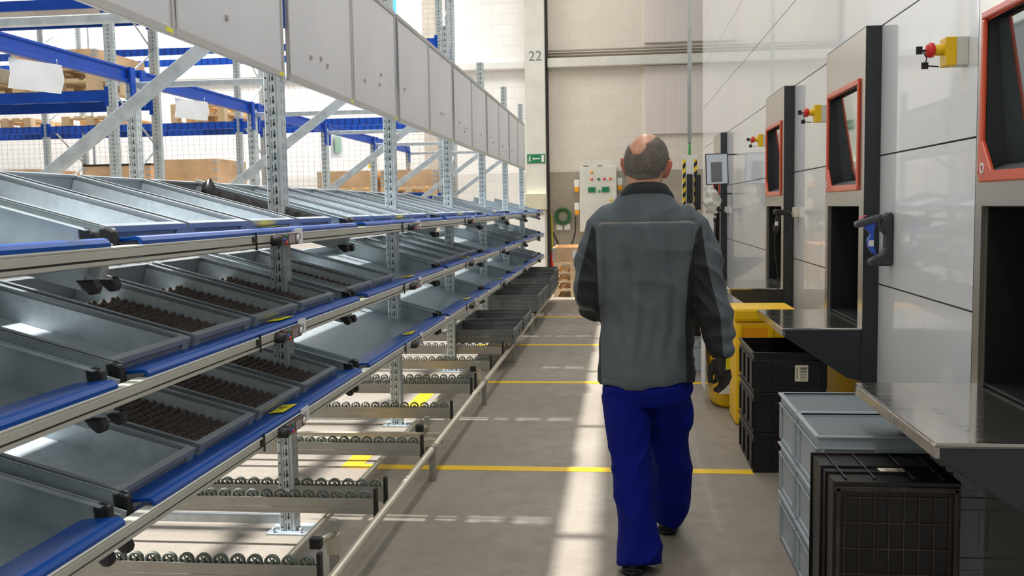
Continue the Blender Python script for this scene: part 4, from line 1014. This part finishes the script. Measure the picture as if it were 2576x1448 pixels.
hf = [[idx[i] for i in p_.vertices] for p_ in src.polygons if all(i in idx for i in p_.vertices)]
hm = bpy.data.meshes.new('hair')
pts = []
for v in hv:
    l = HI @ (v.co + PO); dd = max(0., min(1., hair_d(l)))
    k = .0015 + .0045 * dd + .0012 * noise.noise(v.co * 260)
    pts.append(v.co + v.normal * k)
hm.from_pydata(pts, [], hf); a = hm.attributes.new('dens', 'FLOAT', 'POINT')
for i, v in enumerate(hv): a.data[i].value = hair_d(HI @ (v.co + PO))
for p_ in hm.polygons: p_.use_smooth = True
mh = bpy.data.materials.new('hair_grey_brown'); t = NT(mh)
x, y, z = t.xyz()[:3]
st = t.noise(1, 4, t.comb(t.m('MULTIPLY', x, 420.), t.m('MULTIPLY', y, 420.), t.m('MULTIPLY', z, 170.)), .7)
big = t.noise(22, 3)
c1 = t.mix(t.ramp(st, .35, .68), lin(58, 50, 45), lin(158, 150, 141))
t.color(t.mix(t.m('MULTIPLY', t.ramp(big, .35, .65), .5), c1, lin(84, 72, 64)))
t.b.inputs['Roughness'].default_value = .6
t.put(t.b.inputs['Alpha'], t.m('GREATER_THAN', t.m('ADD', t.attr('dens'), t.m('MULTIPLY', t.m('SUBTRACT', .5, st), 1.6)), .42))
t.bump(st, .8, .004)
hm.materials.append(mh); ho = bpy.data.objects.new('hair', hm); C.objects.link(ho); ho.parent = person
# eyes
for s in (-1, 1):
    c = HM @ Vector((s * .03, .086, -.022)) - PO
    MB().sphere((0, 0, 0), .012, .012, .012, nu=12, nv=8).build('eye', 'white', person, loc=c)
    c = HM @ Vector((s * .03, .0965, -.022)) - PO
    MB().sphere((0, 0, 0), .005, .004, .005, nu=10, nv=6).build('iris', 'brown', person, loc=c)
MB().sphere((0, 0, 0), .004, .004, .004, nu=8, nv=6).build('ear_stud', 'steel', person, loc=HM @ Vector((-.083, .004, -.074)) - PO)
# jacket
jk = MB()
jk.loft([(.105, 4.0, .745, .2, .132), (.105, 4.0, .77, .203, .137), (.106, 4.0, .9, .196, .132), (.106, 4.0, 1.05, .19, .128), (.107, 4.0, 1.2, .196, .132), (.108, 4.0, 1.33, .204, .13), (.108, 4.0, 1.405, .196, .12), (.108, 4.0, 1.455, .158, .108), (.108, 4.0, 1.5, .124, .098), (.108, 4.0, 1.53, .104, .092), (.108, 4.005, 1.55, .086, .085)], n=40)
jk.tube([(.03, 4, 1.45), (-.03, 4, 1.42), (-.072, 4.0, 1.385), (-.1, 3.985, 1.28), (-.116, 3.975, 1.17), (-.118, 3.98, 1.1), (-.105, 4.02, 1.06), (-.055, 4.12, 1.035), (.01, 4.23, 1.03)], [.055, .066, .076, .08, .078, .074, .066, .056, .05], 20)
jk.tube([(.19, 4, 1.45), (.25, 4, 1.42), (.294, 4.0, 1.385), (.33, 3.99, 1.27), (.355, 3.978, 1.14), (.375, 3.965, 1.055), (.386, 3.955, 1.01), (.39, 3.95, .975), (.396, 3.946, .945), (.396, 3.945, .915), (.403, 3.943, .885), (.405, 3.942, .862)], [.055, .066, .076, .08, .074, .07, .073, .061, .065, .054, .054, .044], 20)
def ridge(v, k=2.2): return max(0., 1 - abs(noise.noise(v)) * k) ** 2
def jfold(co, n):
    z = co.z
    f = noise.noise(Vector((co.x * 8 + 3, co.y * 5, z * 2.2))) * .03 + ridge(Vector((co.x * 7 + z * 1.5, co.y * 5, z * 2.4 + 5))) * .010 + ridge(Vector((co.x * 4 - z * 3, co.y * 5 + 7, z * 5)), 3.) * .006
    if co.y < 4.0:      # long soft valleys down the back
        for x0, w0, d0, za, zb in ((.0, .026, .018, .85, 1.35), (.075, .018, .009, .8, 1.2), (.2, .026, .016, .8, 1.36), (.145, .014, .009, 1.3, 1.52), (-.045, .028, .022, .9, 1.12), (.14, .02, .01, .85, 1.1)):
            xx = x0 + .02 * math.sin(z * 7)
            e = math.exp(-((co.x - xx) / w0) ** 2) * max(0, min(1, (z - za) / .12)) * max(0, min(1, (zb - z) / .12)); f -= d0 * e
    arm = max(0, min(1, (abs(co.x - .107) - .185) / .03)) * max(0, min(1, (1.36 - z) / .1))
    g = noise.noise(Vector((co.x * 7, co.y * 7, z * 9))) * .012 + ridge(Vector((co.x * 7, co.y * 7, z * 11 + co.x * 9))) * .014 - .005
    f = f * (1 - arm) + g * arm
    if z > 1.4: f *= max(.35, 1 - (z - 1.4) * 5)
    if abs(z - 1.413) < .006 and co.y < 4.0 and -.1 < co.x < .31: f -= .0025
    if .766 < z < .772: f -= .0025
    return n * f
XT = [(.7, .268), (1.0, .262), (1.2, .272), (1.36, .303), (1.41, .33)]; XS = [(.85, .412), (1.03, .398), (1.25, .345), (1.41, .325)]
XTL = [(.7, -.082), (1.0, -.086), (1.2, -.094), (1.38, -.1), (1.42, -.12)]; XSL = [(1.05, -.1), (1.075, -.17), (1.1, -.183), (1.2, -.168), (1.4, -.115)]
def zone(co, n):
    z = co.z; d = -1
    if z > 1.55: return .02
    if z < 1.42:
        d = max(d, min(co.x - interp(XT, z), interp(XS, z) - co.x, 1.42 - z))
        if z > 1.05: d = max(d, min(interp(XTL, z) - co.x, co.x - interp(XSL, z), 1.42 - z))
        else: d = max(d, interp(XTL, z) - co.x)
        if z < 1.12 and co.y > 4.06: d = max(d, co.y - 4.06)
    return d
def pip(co, n):
    if co.y > 4.0: return .05
    e = max(0, -.088 - co.x, co.x - .3) 
    zc = 1.413 - .03 * max(0, abs(co.x - .105) - .18) / .03
    return (co.z - zc) if e == 0 else .05
mj = bpy.data.materials.new('jacket_softshell'); t = NT(mj)
zf = t.ramp(t.attr('zone'), -.002, .002)
grey = t.mix(t.ramp(t.noise(5, 3), .3, .7), lin(78, 86, 92), lin(86, 95, 101))
c = t.mix(zf, grey, lin(14, 21, 24))
ab = t.m('ABSOLUTE', t.attr('pip'))
c = t.mix(t.m('LESS_THAN', ab, .0022), c, lin(142, 136, 130))
seam = t.m('LESS_THAN', t.m('ABSOLUTE', t.attr('zone')), .0012)
c = t.mix(t.m('MULTIPLY', seam, .6), c, lin(18, 24, 28))
t.color(c); t.b.inputs['Roughness'].default_value = .72; t.b.inputs['Sheen Weight'].default_value = .05
t.bump(t.noise(700, 2), .15, .001)
jacket = remesh(jk, 'jacket', [mj], person, .0068, 3, jfold, {'zone': zone, 'pip': pip})
jacket['label'] = 'grey work jacket with black side panels'
# collar
cl = MB()
n_ = 40
def ring(z, rx, ry, cx, cy, tilt): return [(cx + rx * math.cos(2 * PI * k / n_), cy + ry * math.sin(2 * PI * k / n_), z + tilt * math.sin(2 * PI * k / n_)) for k in range(n_)]
lv = [ring(1.508, .116, .102, .107, 4.0, -.028), ring(1.525, .109, .101, .107, 4.0, -.026), ring(1.54, .098, .096, .108, 4.003, -.022), ring(1.556, .088, .09, .109, 4.008, -.018), ring(1.561, .083, .085, .109, 4.01, -.016), ring(1.55, .077, .08, .109, 4.01, -.016), ring(1.53, .08, .08, .108, 4.005, -.014)]
vs_ = [p_ for l in lv for p_ in l]
cl.add([Vector(v) - PO for v in vs_], [(i * n_ + k, i * n_ + (k + 1) % n_, (i + 1) * n_ + (k + 1) % n_, (i + 1) * n_ + k) for i in range(len(lv) - 1) for k in range(n_)], 0, True)
mt['collar'] = M('collar_fabric', lin(16, 26, 29), .75, 0, .06, 10, .3, 500)
cl.build('collar', 'collar', person)
# trousers
tr_ = MB()
tr_.loft([(.107, 4.01, .66, .175, .12), (.106, 4.0, .72, .183, .125), (.105, 4.0, .78, .17, .11), (.105, 4.0, .82, .15, .095)], n=36)
tr_.tube([(.02, 4.0, .75), (.022, 3.985, .66), (.028, 3.96, .56), (.04, 3.93, .46), (.045, 3.9, .36), (.052, 3.87, .26), (.062, 3.84, .16), (.068, 3.82, .08), (.07, 3.8, .03)], [.09, .098, .092, .085, .084, .087, .09, .093, .09], 24)
tr_.tube([(.185, 4.0, .75), (.188, 4.03, .66), (.19, 4.08, .56), (.194, 4.12, .46), (.205, 4.16, .36), (.214, 4.19, .28), (.216, 4.215, .2), (.213, 4.24, .13), (.207, 4.26, .07)], [.095, .1, .094, .092, .096, .1, .096, .086, .07], 24)
tr_.sphere((.268, 4.05, .6), .03, .06, .085)
def ridge(v, k=2.2): return max(0., 1 - abs(noise.noise(v)) * k) ** 2
def tfold(co, n):
    z = co.z
    f = noise.noise(Vector((co.x * 6, co.y * 5, z * 2.6))) * .016
    f += ridge(Vector((co.x * 5 + z * 3.5, co.y * 4, z * 5.5 - co.x * 4))) * .012 - .004
    f += ridge(Vector((co.x * 9 - z * 2, co.y * 7 + 4, z * 3.2)), 3.) * .006
    return n * f * (.4 if z > .74 else 1)
mt['trouser'] = M('trouser_cotton', lin(0, 18, 118), .85, 0, .07, 5, .25, 500, spec=.2)
remesh(tr_, 'trousers', ['trouser'], person, .0068, 2, tfold)
# boots
for bx_, by_, rz in ((.045, 3.86, -4), (.215, 4.36, -8)):
    b_ = MB()
    b_.sphere((0, .02, .05), .046, .13, .045, nu=24, nv=14); b_.sphere((0, .09, .045), .048, .07, .042, nu=20, nv=12)
    b_.tube([(0, -.06, .04), (0, -.055, .1), (0, -.05, .17)], [.042, .044, .046], 16)
    b_.box(-.042, .042, -.11, .14, .004, .03)
    mr = Matrix.Translation((bx_, by_, 0)) @ Matrix.Rotation(R(rz), 4, 'Z'); b_.v = [tuple(mr @ Vector(v)) for v in b_.v]
    bo = remesh(b_, 'boot', ['boot'], person, .006, 2)
    s_ = MB().loft([(0, .01, 0, .044, .135), (0, .01, .022, .047, .14)], n=24); s_.v = [tuple(mr @ Vector(v) - PO) for v in s_.v]; s_.build('boot_sole', 'black', person)
# gloves
HP = {'palm': ([(0, 0, .02), (0, 0, -.02), (0, .0, -.055), (.0, .002, -.08)], [(.03, .024), (.033, .022), (.04, .02), (.038, .016)]),
      'thumb': ([(-.02, .0, -.025), (-.034, .006, -.05), (-.041, .01, -.08), (-.04, .012, -.108)], [.016, .0145, .0125, .010]),
      'f1': ([(-.014, .005, -.065), (-.012, .016, -.095), (-.018, .034, -.115), (-.026, .05, -.12)], [.0115, .0105, .0098, .0085]),
      'f2': ([(.002, .003, -.065), (.008, .01, -.105), (-.002, .022, -.135), (-.018, .03, -.15)], [.0115, .011, .0102, .009]),
      'f3': ([(.018, .0, -.065), (.025, .004, -.102), (.015, .01, -.132), (-.008, .012, -.152)], [.0112, .0105, .0098, .0086]),
      'f4': ([(.031, -.002, -.06), (.036, .0, -.09), (.028, .002, -.116), (.01, .0, -.134)], [.0098, .0092, .0085, .0075])}
for side, mtx in ((1, Matrix.Translation((.405, 3.942, .866))), (-1, Matrix.Translation((.03, 4.262, 1.03)) @ Matrix.Rotation(R(90), 4, 'X') @ Matrix.Rotation(R(60), 4, 'Z') @ Matrix.Scale(-1, 4, (1, 0, 0)))):
    g_ = MB()
    for k_, (pp, rr_) in HP.items(): 
        g_.tube(pp, rr_, 14)
        e = pp[-1]; r_e = rr_[-1] if not isinstance(rr_[-1], tuple) else .012
        if k_ != 'palm': g_.sphere(e, r_e, r_e, r_e, nu=12, nv=8)
        if k_ != 'palm': g_.sphere(pp[1], rr_[1] * 1.12, rr_[1] * 1.12, rr_[1] * 1.12, nu=12, nv=8)
    g_.v = [tuple(mtx @ Vector(v)) for v in g_.v]
    remesh(g_, 'glove', ['glove'], person, .0026, 1)
    c_ = MB().lathe([(.031, -.012), (.035, -.008), (.035, .01), (.031, .014)], (0, 0, 0), 20); c_.v = [tuple((mtx @ Vector((v[0], v[1] * .85, v[2]))) - PO) for v in c_.v]
    c_.build('glove_cuff', 'glove', person)


# ------------------------------------------------------------------ lights and camera
wd = bpy.data.worlds.new('World'); bpy.context.scene.world = wd; wd.use_nodes = True
bg = wd.node_tree.nodes['Background']; bg.inputs[0].default_value = (.93, .97, 1., 1); bg.inputs[1].default_value = .46
def light(name, kind, loc, energy, rot=(0, 0, 0), size=None, color=(1, 1, 1), angle=None):
    l = bpy.data.lights.new(name, kind); l.energy = energy; l.color = color
    if kind == 'AREA': l.shape = 'RECTANGLE'; l.size, l.size_y = size
    if angle is not None: l.angle = angle
    o = bpy.data.objects.new(name, l); C.objects.link(o); o.location = loc; o.rotation_euler = rot; return o
light('skylight_sun', 'SUN', (-6, 5, 9), 9.0, (0, -math.atan(.66), 0), color=(1, .99, .97), angle=R(2.2))
light('aisle_fill', 'AREA', (-.3, 6.5, 6.5), 230, (0, 0, 0), (.5, 22), (1, .97, .93))  # added top-down fill for contrast, no fixture there
light('far_wall_fill', 'AREA', (-6.5, 15.5, 7.2), 600, (R(25), 0, 0), (9, 1.5), (1, .98, .95))  # added fill that brightens the far wall's left part, no fixture
cam = bpy.data.cameras.new('camera'); co = bpy.data.objects.new('camera', cam); C.objects.link(co)
cam.sensor_width = 36; cam.lens = 2400 / 2576 * 36; cam.clip_end = 100; cam.clip_start = .02
r_ = Vector((0.99355842, 0.11207285, -0.01677325)); u_ = Vector((0.00725545, 0.08479912, 0.99637165)); w_ = Vector((-0.11308857, 0.99007514, -0.08343974))
mx = Matrix((( r_.x, u_.x, -w_.x, 0), (r_.y, u_.y, -w_.y, 0), (r_.z, u_.z, -w_.z, 1.48), (0, 0, 0, 1)))
co.matrix_world = mx
cam.dof.use_dof = True; cam.dof.focus_distance = 3.6; cam.dof.aperture_fstop = 9.0
bpy.context.scene.camera = co
vs = bpy.context.scene.view_settings
vs.view_transform = 'Standard'; vs.look = 'None'; vs.exposure = 0.2; vs.gamma = 1; vs.use_curve_mapping = False
bpy.context.scene.cycles.use_denoising = True
